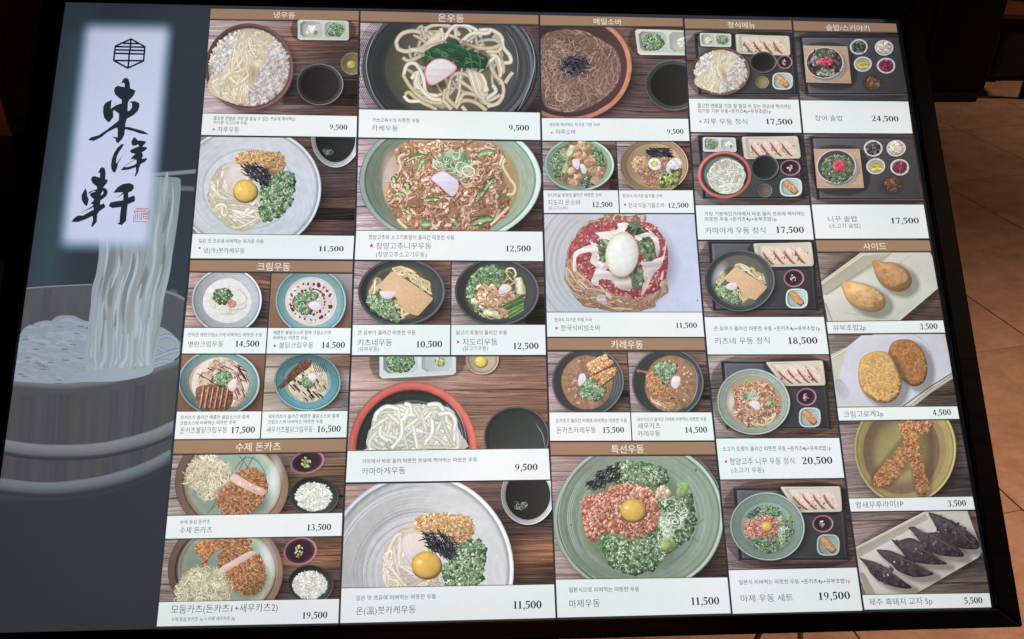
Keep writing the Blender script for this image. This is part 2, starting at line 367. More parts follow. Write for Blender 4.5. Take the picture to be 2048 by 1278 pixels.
    def NOOD(s, reg, n, length, w, cols, curl=.5, step=None, dark=.6, ang=None, spread=3.15, light=1.12, sm=3, swirl=None):
        R = s.R
        for _ in range(n):
            x, y = s.rnd(reg); a = R.uniform(0, 6.3) if ang is None else math.radians(ang)+R.uniform(-spread, spread)
            if swirl: a = math.atan2(y-swirl[1], x-swirl[0])+math.pi/2+R.uniform(-.4, .4)
            k = R.uniform(-curl, curl); st = step or w*1.8; P = [(x, y)]; m_ = max(3, int(length*R.uniform(.5, 1.2)/st))
            for i in range(m_):
                k = .8*k+R.uniform(-curl, curl)*.5; a += k; nx, ny = x+st*math.cos(a), y+st*math.sin(a); q = 0
                while not inreg(reg, nx, ny) and q < 8: a += .55*(1 if k >= 0 else -1); nx, ny = x+st*math.cos(a), y+st*math.sin(a); q += 1
                x, y = nx, ny; P.append((x, y))
            s.RIB(P, w*R.uniform(.8, 1.15), mul(R.choice(cols), R.uniform(.88, 1.08)), dark=dark, light=light, taper=.5, sm=sm)
    def STR(s, reg, n, length, w, cols, ang=None, spread=.5, dark=.8, bend=.25):
        R = s.R
        for _ in range(n):
            x, y = s.rnd(reg); a = R.uniform(0, 6.3) if ang is None else math.radians(ang)+R.uniform(-spread, spread)
            l = length*R.uniform(.5, 1.1)*.5; b = R.uniform(-bend, bend)*l; dx, dy = math.cos(a), math.sin(a)
            s.RIB([(x-dx*l, y-dy*l), (x-dy*b, y+dx*b), (x+dx*l, y+dy*l)], w*R.uniform(.7, 1.2), mul(R.choice(cols), R.uniform(.8, 1.15)), dark=dark, light=1.1, taper=.8, sm=3)
    def SH(s, cx, cy, rx, ry, a=.6, col=(25, 18, 18), inner=.55, name='cast_shade'):
        s.layer(name, True); s.E(cx, cy, rx, ry, [(0, col, a), (inner, col, a), ((1+inner)/2, col, a*.45), (1, col, 0)], n=40); s.end()
    def SHP(s, pts, a=.5, col=(25, 18, 18), blur=14, name='cast_shade'):
        s.layer(name, True); P = spline(pts, 5, True); n = len(P); s.z += s.dz
        ids = [s.V(p[0], p[1], col, a) for p in P]; out = []
        for i, p in enumerate(P):
            d = P[(i+1) % n]-P[i-1]; l = math.hypot(*d) or 1; out.append((p[0]+d[1]/l*blur, p[1]-d[0]/l*blur))
        area = sum(P[i][0]*P[(i+1) % n][1]-P[(i+1) % n][0]*P[i][1] for i in range(n))
        if area < 0: out = [(2*P[i][0]-o[0], 2*P[i][1]-o[1]) for i, o in enumerate(out)]
        oid = [s.V(p[0], p[1], col, 0.) for p in out]
        for t in tessellate_polygon([[Vector((p[0], p[1], 0)) for p in P]]): s.cur.poly([ids[i] for i in t])
        for i in range(n): s.cur.poly((ids[i], oid[i], oid[(i+1) % n], ids[(i+1) % n]))
        s.end()
    # ---- ready-made pieces
    def BOWL(s, cx, cy, rx, ry, rim, wall, floor, rr=.72, light=(0, .2), wob=.006, rimw=.05, name='bowl', off=(0, 0), rings=6, rot=0, edge=.55, shade=True, rv=.05):
        if shade: s.SH(cx+rx*.10, cy+ry*.10, rx*1.10, ry*1.10, .75, inner=.8)
        s.layer(name); R = s.R
        st = [(1, mul(rim, edge)), (.985, rim), (1-rimw, mul(rim, 1.04)), (1-rimw-.015, mul(wall, .72))]
        for i in range(rings):
            t = (i+1)/(rings+1); st.append(((1-rimw-.02)*(1-t)+rr*t, mul(mixc(wall, mixc(wall, floor, .3), t), R.uniform(1-rv, 1+rv))))
        st += [(rr, mul(wall, .9)), (rr-.015, floor), (rr*.5, floor), (0, floor)]
        s.E(cx, cy, rx, ry, st, rot=rot, light=light, wob=wob, n=72)
    def NEGI(s, reg, n, size, ring=.45, name='scallions', dark=1.):
        g = [mul(c, dark) for c in ((78, 110, 74), (98, 132, 90), (128, 160, 114), (172, 192, 154), (58, 86, 58), (88, 122, 82), (112, 146, 102), (72, 100, 70))]
        s.layer(name); s.BITS(reg, int(n*.7), size*1.5, [(52, 80, 54), (66, 96, 64), (60, 88, 60)], con=.3)
        s.BITS(reg, int(n*1.9), size*.62, g, 2.6, con=.36, jit=(.9, 1.07)); s.LOOPS(reg, int(n*ring*.55), size*.42, [g[2], g[3], g[6]], size*.26); s.BITS(reg, int(n*.24), size*.42, [(190, 204, 176), (170, 188, 152)], 2.2, con=.3)
    def YOLK(s, cx, cy, rx, ry, c=(228, 176, 62), name='egg_yolk'):
        s.layer(name); s.E(cx+rx*.06, cy+ry*.12, rx*1.05, ry*1.02, [(0, (120, 80, 40)), (1, (120, 84, 50))])
        s.E(cx, cy, rx, ry, [(1, mul(c, .72)), (.92, mul(c, .86)), (.7, c), (0, mul(c, 1.04))], light=(215, .09), wob=.008)
        s.layer('yolk_highlight', True); s.E(cx-rx*.45, cy-ry*.18, rx*.22, ry*.2, [(0, (255, 246, 214), .95), (.5, (255, 240, 190), .6), (1, (250, 225, 150), 0)], n=20)
    def KAMA(s, pts, name='fish_cake', pink=(222, 132, 150), white=(226, 216, 222), inset=.1):
        s.layer(name); s.POLY(pts, pink, mul(pink, 1.1), 0, sm=5); cx = sum(p[0] for p in pts)/len(pts); cy = sum(p[1] for p in pts)/len(pts)
        s.POLY([(cx+(x-cx)*(1-inset), cy+(y-cy)*(1-inset)) for x, y in pts], mul(white, 1.03), mul(white, .93), 60, sm=5)
    def CRUST(s, pts, n, size, cols=((150, 84, 48), (178, 108, 62), (118, 62, 38), (202, 140, 88)), name='pork_cutlet', base=(150, 88, 56), sm=4):
        s.layer(name); s.POLY(pts, mul(base, 1.1), mul(base, .75), 60, sm=sm); reg = [tuple(p) for p in spline(pts, 3, True)]
        s.BITS(reg, int(n*1.7), size*.62, [mul(mixc(c, (140, 100, 76), .25), .97) for c in cols], 2.6, 5, .26, (.92, 1.07)); s.STR(reg, n//2, size*1.1, size*.22, [mul(cols[0], 1.22), mul(cols[0], .72), mul(cols[1], 1.1)])
    def SEAWEED(s, reg, n, length, w, ang, spread=.5, name='seaweed_strips'):
        s.layer(name); s.STR(reg, n, length, w, [(40, 38, 44), (58, 56, 64), (28, 26, 32), (78, 78, 88)], ang, spread, .7)
    def DIP(s, cx, cy, rx, ry, rim=(120, 122, 118), wall=(62, 62, 62), liquid=(36, 34, 34), rr=.84, name='dipping_sauce_cup', light=(0, .25)):
        s.BOWL(cx, cy, rx, ry, rim, wall, liquid, rr, light, .008, .035, name)
    def end_all(s): s.end(); return s
def strip(name, quad, col, parent, z=1.2e-4, **k):
    ink = Ink(); q = [np.array(p, float) for p in quad]; nx, ny = 14, 4
    for j in range(ny+1):
        for i in range(nx+1):
            u, v = i/nx, j/ny; p = (q[0]*(1-u)+q[1]*u)*(1-v)+(q[3]*(1-u)+q[2]*u)*v; ink.add(p[0], p[1], z, col)
    for j in range(ny):
        for i in range(nx): a = j*(nx+1)+i; ink.poly((a, a+nx+1, a+nx+2, a+1))
    return flush(ink, name, parent, None, **k)
TS = bpy.data.scenes.new('lettering_bench')
def up_dir(x, y): return np.array([894-x, -5575-y])/math.hypot(894-x, -5575-y)
def text(body, x0, y0, x1, y1, h, parent, col=(62, 66, 74), name='caption_text', thin=-.004, z=2.6e-4):
    """flat lettering from (x0,y0) to (x1,y1) on its base line, h pixels high"""
    c = bpy.data.curves.new('lettering', 'FONT'); c.body = body; c.offset = thin; c.resolution_u = 3
    o = bpy.data.objects.new('lettering', c); TS.collection.objects.link(o); TS.view_layers[0].update(); dg = TS.view_layers[0].depsgraph
    me = o.evaluated_get(dg).to_mesh(); V = np.array([v.co[:2] for v in me.vertices]); F = [tuple(p.vertices) for p in me.polygons]
    o.evaluated_get(dg).to_mesh_clear(); bpy.data.objects.remove(o); bpy.data.curves.remove(c)
    if not len(V): return
    lo, hi = V[:, 0].min(), V[:, 0].max(); d = np.array([x1-x0, y1-y0], float); up = up_dir(x0, y0)
    ink = Ink(); 
    for u, v in V:
        p = np.array([x0, y0])+d*(u-lo)/(hi-lo)+up*h*(v+.06)/.9; ink.add(p[0], p[1], z, col)
    ink.f = F; return flush(ink, name, parent)
def DIG():
    def rib(P, w, sm=5):
        P = spline(P, sm) if sm else [np.asarray(p, float) for p in P]; n = len(P); a, b = [], []
        for i, p in enumerate(P):
            d = P[min(i+1, n-1)]-P[max(i-1, 0)]; l = math.hypot(*d) or 1; ww = np.interp(i/(n-1), np.linspace(0, 1, len(w)), w)/2
            a.append((p[0]-d[1]/l*ww, p[1]+d[0]/l*ww)); b.append((p[0]+d[1]/l*ww, p[1]-d[0]/l*ww))
        return [(a[i], a[i+1], b[i+1], b[i]) for i in range(n-1)]
    def ring(cx, cy, rx, ry, ix, iy, n=24):
        o = [(cx+rx*math.cos(2*math.pi*i/n), cy+ry*math.sin(2*math.pi*i/n)) for i in range(n)]; q = [(cx+ix*math.cos(2*math.pi*i/n), cy+iy*math.sin(2*math.pi*i/n)) for i in range(n)]
        return [(o[i], o[(i+1) % n], q[(i+1) % n], q[i]) for i in range(n)]
    D = {}
    D['0'] = (ring(.37, .5, .35, .51, .135, .43), .76)
    D['1'] = ([((.20, .04), (.41, .04), (.41, 1), (.20, .93)), ((.06, 0), (.56, 0), (.56, .05), (.06, .05)), ((.05, .86), (.22, .86), (.40, 1), (.30, 1))], .64)
    D['2'] = (rib([(.10, .72), (.14, .9), (.32, .98), (.52, .86), (.50, .62), (.30, .34), (.10, .08)], [.14, .08, .07, .17, .19, .10, .06])+[((.05, 0), (.62, 0), (.64, .17), (.12, .13)), ((.58, .1), (.64, .1), (.68, .28), (.63, .28))], .74)
    D['3'] = (rib([(.10, .78), (.18, .94), (.36, .98), (.50, .84), (.44, .64), (.26, .54)], [.12, .07, .08, .17, .12, .05])+rib([(.26, .54), (.46, .48), (.54, .28), (.42, .08), (.24, .02), (.08, .12), (.08, .22)], [.05, .12, .19, .14, .07, .09, .13]), .7)
    D['4'] = ([((.36, 0), (.54, 0), (.54, 1), (.36, 1)), ((.02, .24), (.68, .24), (.68, .36), (.02, .36)), ((.02, .36), (.12, .36), (.42, .86), (.40, 1))], .74)
    D['5'] = ([((.14, .83), (.60, .83), (.66, 1.01), (.14, 1.01)), ((.11, .5), (.19, .5), (.22, .95), (.13, .95))]+rib([(.15, .53), (.32, .60), (.50, .50), (.54, .30), (.42, .08), (.22, .02), (.06, .14)], [.06, .09, .16, .20, .14, .07, .13]), .70)
    D['6'] = (ring(.36, .31, .30, .31, .13, .25)+rib([(.60, .96), (.36, .86), (.18, .62), (.14, .34)], [.05, .08, .14, .17]), .74)
    D['7'] = ([((.08, .84), (.62, .84), (.64, 1), (.06, 1)), ((.06, .72), (.11, .72), (.12, .9), (.06, .9)), ((.22, 0), (.40, 0), (.62, .86), (.52, .86))], .70)
    D['8'] = (ring(.35, .74, .26, .26, .11, .19)+ring(.35, .28, .31, .29, .13, .21), .74)
    D['9'] = (ring(.36, .69, .30, .31, .13, .25)+rib([(.12, .04), (.36, .14), (.54, .38), (.58, .66)], [.05, .08, .14, .17]), .74)
    D[','] = (ring(.16, .06, .10, .10, .001, .001, 10)+rib([(.22, .08), (.22, -.1), (.08, -.24)], [.1, .07, .02], 4), .32)
    return D
DG = DIG()
def price(body, x0, y0, x1, y1, h, parent, col=(30, 33, 40)):
    ink = Ink(); u = 0; W = sum(DG[c][1] for c in body)-.06; d = np.array([x1-x0, y1-y0], float)/W; up = up_dir(x0, y0)*h*1.05; z = 2.4e-4
    for c in body:
        for q in DG[c][0]:
            z += 2e-6; ids = [ink.add(*(np.array([x0, y0])+d*(u+a)+up*b), z, col) for a, b in q]; ink.poly(ids)
        u += DG[c][1]
    return flush(ink, 'price_text', parent)
def star(x, y, r, parent, col=(196, 60, 74)):
    ink = Ink(); c = ink.add(x, y, 2.4e-4, col)
    ids = [ink.add(x+r*(1 if i % 2 == 0 else .42)*math.sin(math.pi*i/5), y-r*(1 if i % 2 == 0 else .42)*math.cos(math.pi*i/5), 2.4e-4, col) for i in range(10)]
    for i in range(10): ink.poly((c, ids[i], ids[(i+1) % 10]))
    flush(ink, 'star_mark', parent)
# ------------------------------------------------------------------ the room
floor = box('floor', -5, 7, -2, 9, -.05, -.006, GROUT, kind='structure', bevel=0)
tile_me = None; TA = math.radians(13.8); TW, TH, GAP = .575, .615, .0035
ca, sa = math.cos(TA), math.sin(TA); ex, ey = np.array([ca, sa]), np.array([-sa, ca])
rt = random.Random(4)
for i in range(-4, 12):
    for j in range(0, 14):
        # joints: n.x = 2.09 + i*TW across, 1.834 + j*TH away
        a0, b0 = 2.09-3*TW+i*TW-TW, 1.834-3*TH+j*TH
        c2 = ex*(a0+TW/2)+ey*(b0+TH/2)
        if not (-3.2 < c2[0] < 5.6 and -.2 < c2[1] < 6.0): continue
        if tile_me is None:
            t = prism('floor_tile', [(-TW/2+GAP/2, -TH/2+GAP/2, -.0055), (TW/2-GAP/2, -TH/2+GAP/2, -.0055), (TW/2-GAP/2, TH/2-GAP/2, -.0055), (-TW/2+GAP/2, TH/2-GAP/2, -.0055)], (0, 0, .0055), TILE, floor, bevel=.001)
            tile_me = t.data
        else: t = link('floor_tile', tile_me, None, floor)
        t.location = (c2[0], c2[1], rt.uniform(-.0004, .0004)); t.rotation_euler = (0, 0, TA)
box('wall', -5, 7, 5.35, 5.5, -.004, 2.8, WALL, kind='structure', bevel=0)

def empty(name, loc, label, cat, group=None): return link(name, None, None, None, label, cat, group, loc=loc)
# counter block at the left: dark plinth, red-brown upper
cx0, cy0 = G(95, 520)[:2]
r0 = empty('wooden_cabinet', (cx0, cy0, 0), 'dark cabinet with a red-brown upper panel left of the menu board', 'cabinet')
for nm, z0, z1, mt, pr in (('plinth', .001, .455, DARK_W, 0), ('upper_panel', .46, 1.02, RED_W, .004), ('top_board', 1.024, 1.05, DARK_W, .012)):
    box(nm, cx0-1.6, cx0+pr, cy0-pr, cy0+.5, z0, z1, mt, r0, (cx0, cy0, 0), rot=math.radians(-3), piv=(cx0, cy0))
# dining table beyond the board
tx, ty = -.30, 3.72
r0 = empty('dining_table', (tx, ty, 0), 'brown wooden dining table standing behind the top of the menu board', 'table')
TAN_W = wood_mat('table_brown_wood', (.10, .042, .022), (.18, .085, .045), .35)
box('tabletop', tx, 1.478, ty, ty+.75, .69, .72, TAN_W, r0, (tx, ty, 0))
for lx in (tx+.05, 1.40):
    for ly in (ty+.04, ty+.66): box('leg', lx, lx+.05, ly, ly+.05, .001, .688, DARK_W, r0, (tx, ty, 0))
box('apron', tx+.1, 1.40, ty+.05, ty+.07, .60, .688, DARK_W, r0, (tx, ty, 0))
# dark cabinet at the upper right
g0, g1 = G(1868, 206), G(1972, 205)
r0 = empty('side_cabinet', (g0[0], g0[1], 0), 'nearly black side cabinet on the tiles at the upper right, left of the chair', 'cabinet')
o3 = (g0[0], g0[1], 0)
box('carcass', g0[0]-.55, g1[0]-.02, g0[1]+.03, g0[1]+.36, .06, 1.05, DARK_W, r0, o3)
box('toe_kick', g0[0]-.52, g1[0]-.05, g0[1]+.02, g0[1]+.34, .001, .058, BLACK, r0, o3)
box('cabinet_top', g0[0]-.57, g1[0], g0[1]+.01, g0[1]+.38, 1.054, 1.08, DARK_W, r0, o3)
for k in range(2):
    xa = g0[0]-.53+k*.44; box('cabinet_door', xa, min(xa+.42, g1[0]-.04), g0[1]+.012, g0[1]+.028, .09, 1.02, DARK_W, r0, o3)
# chair in front of the wall
L1 = G(2044, 197); W = .42; oc = (L1[0], L1[1], 0)
r0 = empty('dining_chair', oc, 'dark wooden chair with a red-brown seat at the upper right edge', 'chair')
xs, ys = (L1[0]-W, L1[0]), (L1[1], L1[1]+.36)
for a in xs:
    for b in ys: box('leg', a-.016, a+.016, b-.016, b+.016, .001, .43 if b == ys[0] else .86, DARK_W, r0, oc)
sx, sy = (xs[0]+xs[1])/2, (ys[0]+ys[1])/2
prism('seat', [(sx+.25*math.copysign(abs(math.cos(t))**.55, math.cos(t)), sy-.005+.20*math.copysign(abs(math.sin(t))**.55, math.sin(t)), .434) for t in np.linspace(0, 2*math.pi, 33)[:-1]], (0, 0, .03), RED_W, r0, oc, bevel=.006)
for b in ys: box('stretcher', xs[0]+.017, xs[1]-.017, b-.008, b+.008, .10, .13, DARK_W, r0, oc)
box('backrest', xs[0]+.017, xs[1]-.017, ys[1]-.01, ys[1]+.01, .66, .85, DARK_W, r0, oc)
box('apron', xs[0]+.017, xs[1]-.017, ys[0]-.008, ys[0]+.008, .36, .43, DARK_W, r0, oc)

# ------------------------------------------------------------------ the menu board
root = empty('menu_board', tuple(ROOT), 'tilted backlit menu board printed with noodle dishes and prices in a dark wooden frame', 'menu board')
def BP(u, v, n=0.): return BC+BU*u+BV*v+BN*n
U0, U1, V0, V1 = -.5376, .5124, -.3232, .4036
RW, RH = .0245, .0195
def slab(name, uv, n0, n1, mat, bevel=.0015, parent=None):
    return prism(name, [BP(u, v, n0) for u, v in uv], BN*(n1-n0), mat, parent or root, ROOT, bevel)
slab('backlit_sheet_base', [(U0-.004, V0-.004), (U1+.004, V0-.004), (U1+.004, V1+.004), (U0-.004, V1+.004)], -.004, -.0006, BLACK, 0)
slab('light_box', [(U0-.018, V0-.015), (U1+.018, V0-.015), (U1+.018, V1+.018), (U0-.018, V1+.018)], -.045, -.0045, BLACK, .002)
g = .0003
FR = [('frame_rail', [(U0+g, V0), (U1-g, V0), (U1+RW-g, V0-RH), (U0-RW+g, V0-RH)]), ('frame_rail', [(U0+g, V1), (U1-g, V1), (U1+RW-g, V1+RW), (U0-RW+g, V1+RW)]),
      ('frame_rail', [(U0, V0+g), (U0, V1-g), (U0-RW, V1+RW-g), (U0-RW, V0-RH+g)]), ('frame_rail', [(U1, V0+g), (U1, V1-g), (U1+RW, V1+RW-g), (U1+RW, V0-RH+g)])]
for nm, q in FR: slab(nm, q, -.030, .0065, FRAME_W, .0022)
def rod(name, a, b, r, mat, parent):
    a, b = np.array(a, float), np.array(b, float); d = b-a; l = np.linalg.norm(d); d /= l
    e1 = np.cross(d, (1, 0, 0) if abs(d[0]) < .9 else (0, 1, 0)); e1 /= np.linalg.norm(e1); e2 = np.cross(d, e1)
    return prism(name, [a+r*(e1*math.cos(t)+e2*math.sin(t)) for t in np.linspace(0, 2*math.pi, 13)[:-1]], d*l, mat, parent, ROOT)
for sgn in (1, -1):
    for x0, x1 in ((1545, 1500), (1609, 1700)):
        at = G(x0, 1262, .655); ft = G(x1, 1560, .0)
        at[1] = .655; rod('leg', (sgn*at[0], at[1], .66), (sgn*ft[0]*.9, ft[1]+.1, .0), .0032, BLACK, root)
    rod('leg', (sgn*.3, 1.12, 1.10), (sgn*.42, 1.25, 0), .008, BLACK, root)
rod('cross_bar', (-.40, 1.231, .16), (.40, 1.231, .16), .007, BLACK, root)

# base of the print: slate grey sheet, the lines between the pictures are this colour
def sheet(name, quad, fn, nx, ny, z, soft=False, parent=None):
    q = [np.array(p, float) for p in quad]; ink = Ink()
    for j in range(ny+1):
        for i in range(nx+1):
            u, v = i/nx, j/ny; p = (q[0]*(1-u)+q[1]*u)*(1-v)+(q[3]*(1-u)+q[2]*u)*v; r = fn(u, v, p[0], p[1])
            ink.add(p[0], p[1], z, r[:3], r[3] if len(r) > 3 else 1.)
    for j in range(ny):
        for i in range(nx): a = j*(nx+1)+i; ink.poly((a, a+nx+1, a+nx+2, a+1))
    return flush(ink, name, parent or root, None, soft)
def px_of(u, v):
    d = BP(u, v)-CAMP; x, y, z = R3 @ d; return 1024+FPX*x/z, 639+FPX*y/z
SQ = [px_of(U0, V1), px_of(U1, V1), px_of(U1, V0), px_of(U0, V0)]
def base_col(u, v, x, y):
    c = mixc((52, 60, 70), (55, 61, 70), u); c = mixc(c, (53, 57, 65), v); 
    return mul(c, .3 if u > .98 else .92 if x > 300 else 1)
sheet('backlit_sheet', SQ, base_col, 180, 20, 2e-5)

# ------------------------------------------------------------------ brand panel on the left
PQ = [px_of(U0, V1), (421, 12), (311, 1256), px_of(U0, V0)]
def panel_col(u, v, x, y):
    c = mixc((49, 56, 64), (53, 62, 71), min(1, v*2)); c = mixc(c, (52, 55, 62), max(0, min(1, (v-.55)*4)))
    c = mixc(c, (62, 86, 98), .55*max(0, 1-abs(u-.12)*6)*(1 if .05 < v < .45 else .35))
    return mul(c, 1+.05*math.sin(x*.021)*math.sin(y*.013+1))
panel = sheet('brand_panel', PQ, panel_col, 30, 70, 8e-5)
P = Pic('tub_picture', PQ, (0, 0, 1), panel, 11); P.root = panel; P.z = 1.3e-4; P.tone = None
R = P.R
P.layer('wooden_tub')
P.POLY([(30, 577), (90, 573), (185, 569), (262, 571), (330, 584), (375, 603), (366, 740), (200, 770), (20, 770)], (88, 89, 97), (72, 74, 82), 90)
for k in range(9):
    x = 60+k*36; P.RIB([(x, 578), (x-7, 650)], 16, R.choice([(82, 83, 90), (86, 88, 94), (80, 82, 89)]), dark=.985, light=1.01)
P.RIB([(50, 577), (100, 573), (185, 569)], 3, (128, 132, 140)); P.RIB([(328, 582), (352, 590), (376, 603)], 7, (112, 118, 124), dark=.8)
P.POLY([(26, 768), (120, 775), (200, 769), (280, 752), (364, 724), (350, 860), (308, 1256), (-60, 1256), (-10, 900)], (80, 82, 87), (68, 69, 77), 90)
for k in range(14):
    x = 30+k*25; P.RIB([(x, 790-max(0, x-180)*.2), (x-10, 960)], R.uniform(16, 26), R.choice([(75, 76, 82), (79, 80, 85), (77, 78, 84), (73, 74, 80), (79, 79, 81)]), dark=.97, light=1.02)
P.layer('tub_hoop')
H1 = [(-10, 888), (60, 899), (130, 902), (200, 898), (260, 886), (310, 871), (352, 852)]
H2 = [(-20, 966), (70, 976), (130, 975), (200, 965), (260, 949), (310, 929), (345, 910)]
for Hh, c in ((H1, (112, 120, 125)), (H2, (104, 113, 119))):
    P.RIB([(x, y+13) for x, y in Hh], 12, (60, 61, 68), dark=.9); P.RIB(Hh, 25, c, prof=((-1, .95), (-.7, 1.1), (0, 1), (.7, .85), (1, .62)), sm=8)
P.layer('panel_ground', True)
pts = [(-60, 1010), (70, 1003), (140, 1001), (210, 990), (270, 972), (320, 948), (350, 925)]
for i in range(len(pts)-1):
    (a, b), (c, d) = pts[i], pts[i+1]; k1, k2 = (54, 57, 65), (52, 55, 62)
    i0, i1 = P.V(a, b-26, k1, 0), P.V(c, d-26, k1, 0); i2, i3 = P.V(a, b+2, k1, 1), P.V(c, d+2, k1, 1); i4, i5 = P.V(a, 1290, k2, 1), P.V(c, 1290, k2, 1)
    P.cur.poly((i0, i1, i3, i2)); P.cur.poly((i2, i3, i5, i4))
P.layer('boiling_noodles')
P.POLY([(48, 656), (95, 646), (115, 633), (145, 631), (172, 642), (200, 640), (310, 650), (357, 680), (362, 706), (318, 738), (230, 758), (120, 766), (26, 766), (34, 710)], (138, 149, 163), (148, 159, 172), 80, sm=4)
reg = [(50, 662), (140, 640), (200, 650), (215, 756), (120, 762), (30, 758)]
for _ in range(150):
    x, y = P.rnd(reg); w = R.uniform(14, 34); P.RIB([(x-w, y+R.uniform(-2, 2)), (x-w*.3, y-R.uniform(1, 7)), (x+w*.4, y+R.uniform(-2, 3)), (x+w, y+R.uniform(1, 7))], R.uniform(4, 8), mixc((138, 150, 164), (154, 166, 180), R.random()), dark=.965, light=1.02, sm=3)
for _ in range(26):
    x, y = P.rnd(reg); P.RIB([(x-7, y), (x, y+R.uniform(-2, 2)), (x+7, y+1)], 2.5, (112, 124, 140), dark=1, light=.92, taper=.9)
for q in ([(318, 676), (338, 672), (355, 684), (352, 700), (334, 704), (318, 696)], [(310, 716), (330, 708), (358, 700)], [(300, 730), (330, 722), (352, 730)]): P.RIB(q, 9, (138, 150, 168), dark=.85)
P.layer('tub_rim')
P.RIB([(20, 768), (120, 774), (200, 768), (280, 751), (330, 736), (366, 722)], 13, (100, 104, 112), prof=((-1, 1.25), (-.8, 1.12), (0, 1.), (1, .75)), sm=6)
P.layer('chopsticks')
P.RIB([(292, 350), (345, 347), (402, 342)], 9, (122, 128, 140), dark=.75); P.RIB([(352, 377), (402, 378)], 11, (92, 97, 110), dark=.85)
P.layer('lifted_noodles')
P.POLY([(200, 350), (300, 354), (350, 355), (362, 366), (357, 430), (346, 505), (336, 555), (322, 630), (312, 700), (300, 735), (250, 752), (190, 752), (172, 735), (176, 660), (186, 585), (197, 520), (198, 480)], (130, 145, 148), (150, 165, 172), 90, sm=3)
XL = lambda y: np.interp(y, [350, 490, 530, 570, 640, 700, 748], [204, 199, 196, 187, 179, 174, 186]); XR = lambda y: np.interp(y, [355, 430, 505, 555, 630, 700, 748], [360, 355, 345, 335, 321, 311, 292])
for _ in range(95):
    t = R.random(); c = mixc((134, 147, 151), (156, 169, 176), R.random()); c = mixc(c, (150, 149, 142), .7*R.random() if .25 < t < .7 else 0); y0 = R.uniform(340, 520); y1 = y0+R.uniform(140, 330); ph_, am = R.random()*6, R.uniform(1, 5)
    P.RIB([(XL(y)+(XR(y)-XL(y))*(.05+.9*t)+am*math.sin(y*.03+ph_), y) for y in [min(752, y0+(y1-y0)*k/5) for k in range(6)]], R.uniform(9, 20), c, dark=.965, light=1.03, sm=5, taper=.95)
for _ in range(26):
    t = R.random(); y0 = R.uniform(360, 620); y1 = y0+R.uniform(50, 150); am = R.uniform(1, 4)
    P.RIB([(XL(y)+(XR(y)-XL(y))*(.06+.88*t)+am*math.sin(y*.05), y) for y in [min(745, y0+(y1-y0)*k/4) for k in range(5)]], R.uniform(4, 9), R.choice([(170, 182, 190), (164, 178, 184), (118, 130, 132), (124, 132, 132)]), dark=.97, light=1.02, sm=5, taper=.98)
for _ in range(26):
    x = R.uniform(184, 300); q = R.uniform(-1, 1); P.RIB([(x, R.uniform(630, 670)), (x-4+q*4, 712), (x-q*13, 728), (x-q*22, float(np.interp(x, [184, 240, 300], [758, 748, 728])))], R.uniform(9, 15), mixc((142, 155, 164), (158, 171, 182), R.random()), dark=.965, taper=.8)
P.POLY([(182, 742), (220, 736), (280, 738), (306, 728), (300, 748), (240, 762), (180, 764), (120, 766)], (146, 158, 172), (150, 163, 177), 0, sm=4)
P.end()
# glowing window behind the calligraphy
def glow(u, v, x, y):
    def ss(t): t = max(0, min(1, t)); return t*t*(3-2*t)
    a = ss(u/.17)*ss((1-u)/.17)*ss(v/.075)*ss((1-v)/.085)
    return (*mixc((150, 186, 222), (198, 206, 231), min(1, a*1.15)), a)
GQ = [(160, 36), (356, 40), (312, 512), (106, 508)]
sheet('logo_glow', GQ, glow, 40, 60, P.z+2e-5, True, panel)
INKC = (38, 46, 58)
def K(ctx, name='calligraphy_stroke'):
    q = Pic('x', PQ, ctx, panel, 5); q.root = panel; q.tone = None; q.z = P.z+6e-5; q.layer(name); return q
k = K((170, 145, 8.814))
for pts in ([(650, 215), (655, 170), (690, 110), (730, 98), (775, 130), (795, 200), (800, 290), (705, 270), (705, 215), (690, 185), (670, 190)],
            [(515, 330), (530, 275), (580, 240), (700, 265), (800, 285), (895, 325), (880, 380), (850, 430), (775, 500), (650, 485), (600, 450), (540, 400)],
            [(655, 470), (780, 480), (760, 560), (755, 700), (745, 820), (720, 900), (712, 960), (700, 1100), (660, 1180), (590, 1255), (550, 1225), (545, 1180), (480, 1135), (580, 1150), (580, 1000), (545, 960), (600, 850), (605, 740), (640, 700), (680, 600), (650, 550)],
            [(475, 487), (460, 640), (500, 680), (505, 790), (440, 880), (400, 875), (340, 800), (322, 700), (330, 600), (370, 540)],
            [(465, 640), (560, 580), (650, 550), (700, 600), (690, 720), (605, 735), (520, 670), (500, 690)],
            [(770, 520), (880, 510), (960, 545), (965, 610), (940, 680), (860, 760), (745, 820), (740, 700), (800, 670), (835, 620), (830, 545)],
            [(600, 850), (540, 900), (400, 1010), (250, 1110), (110, 1150), (60, 1200), (165, 1212), (290, 1150), (400, 1060), (540, 990), (600, 960)],
            [(700, 960), (790, 970), (1040, 1040), (1140, 1105), (980, 1085), (860, 1040), (700, 1005)]): k.POLY(pts, INKC)
k.end()
k = K((210, 270, 12.78))
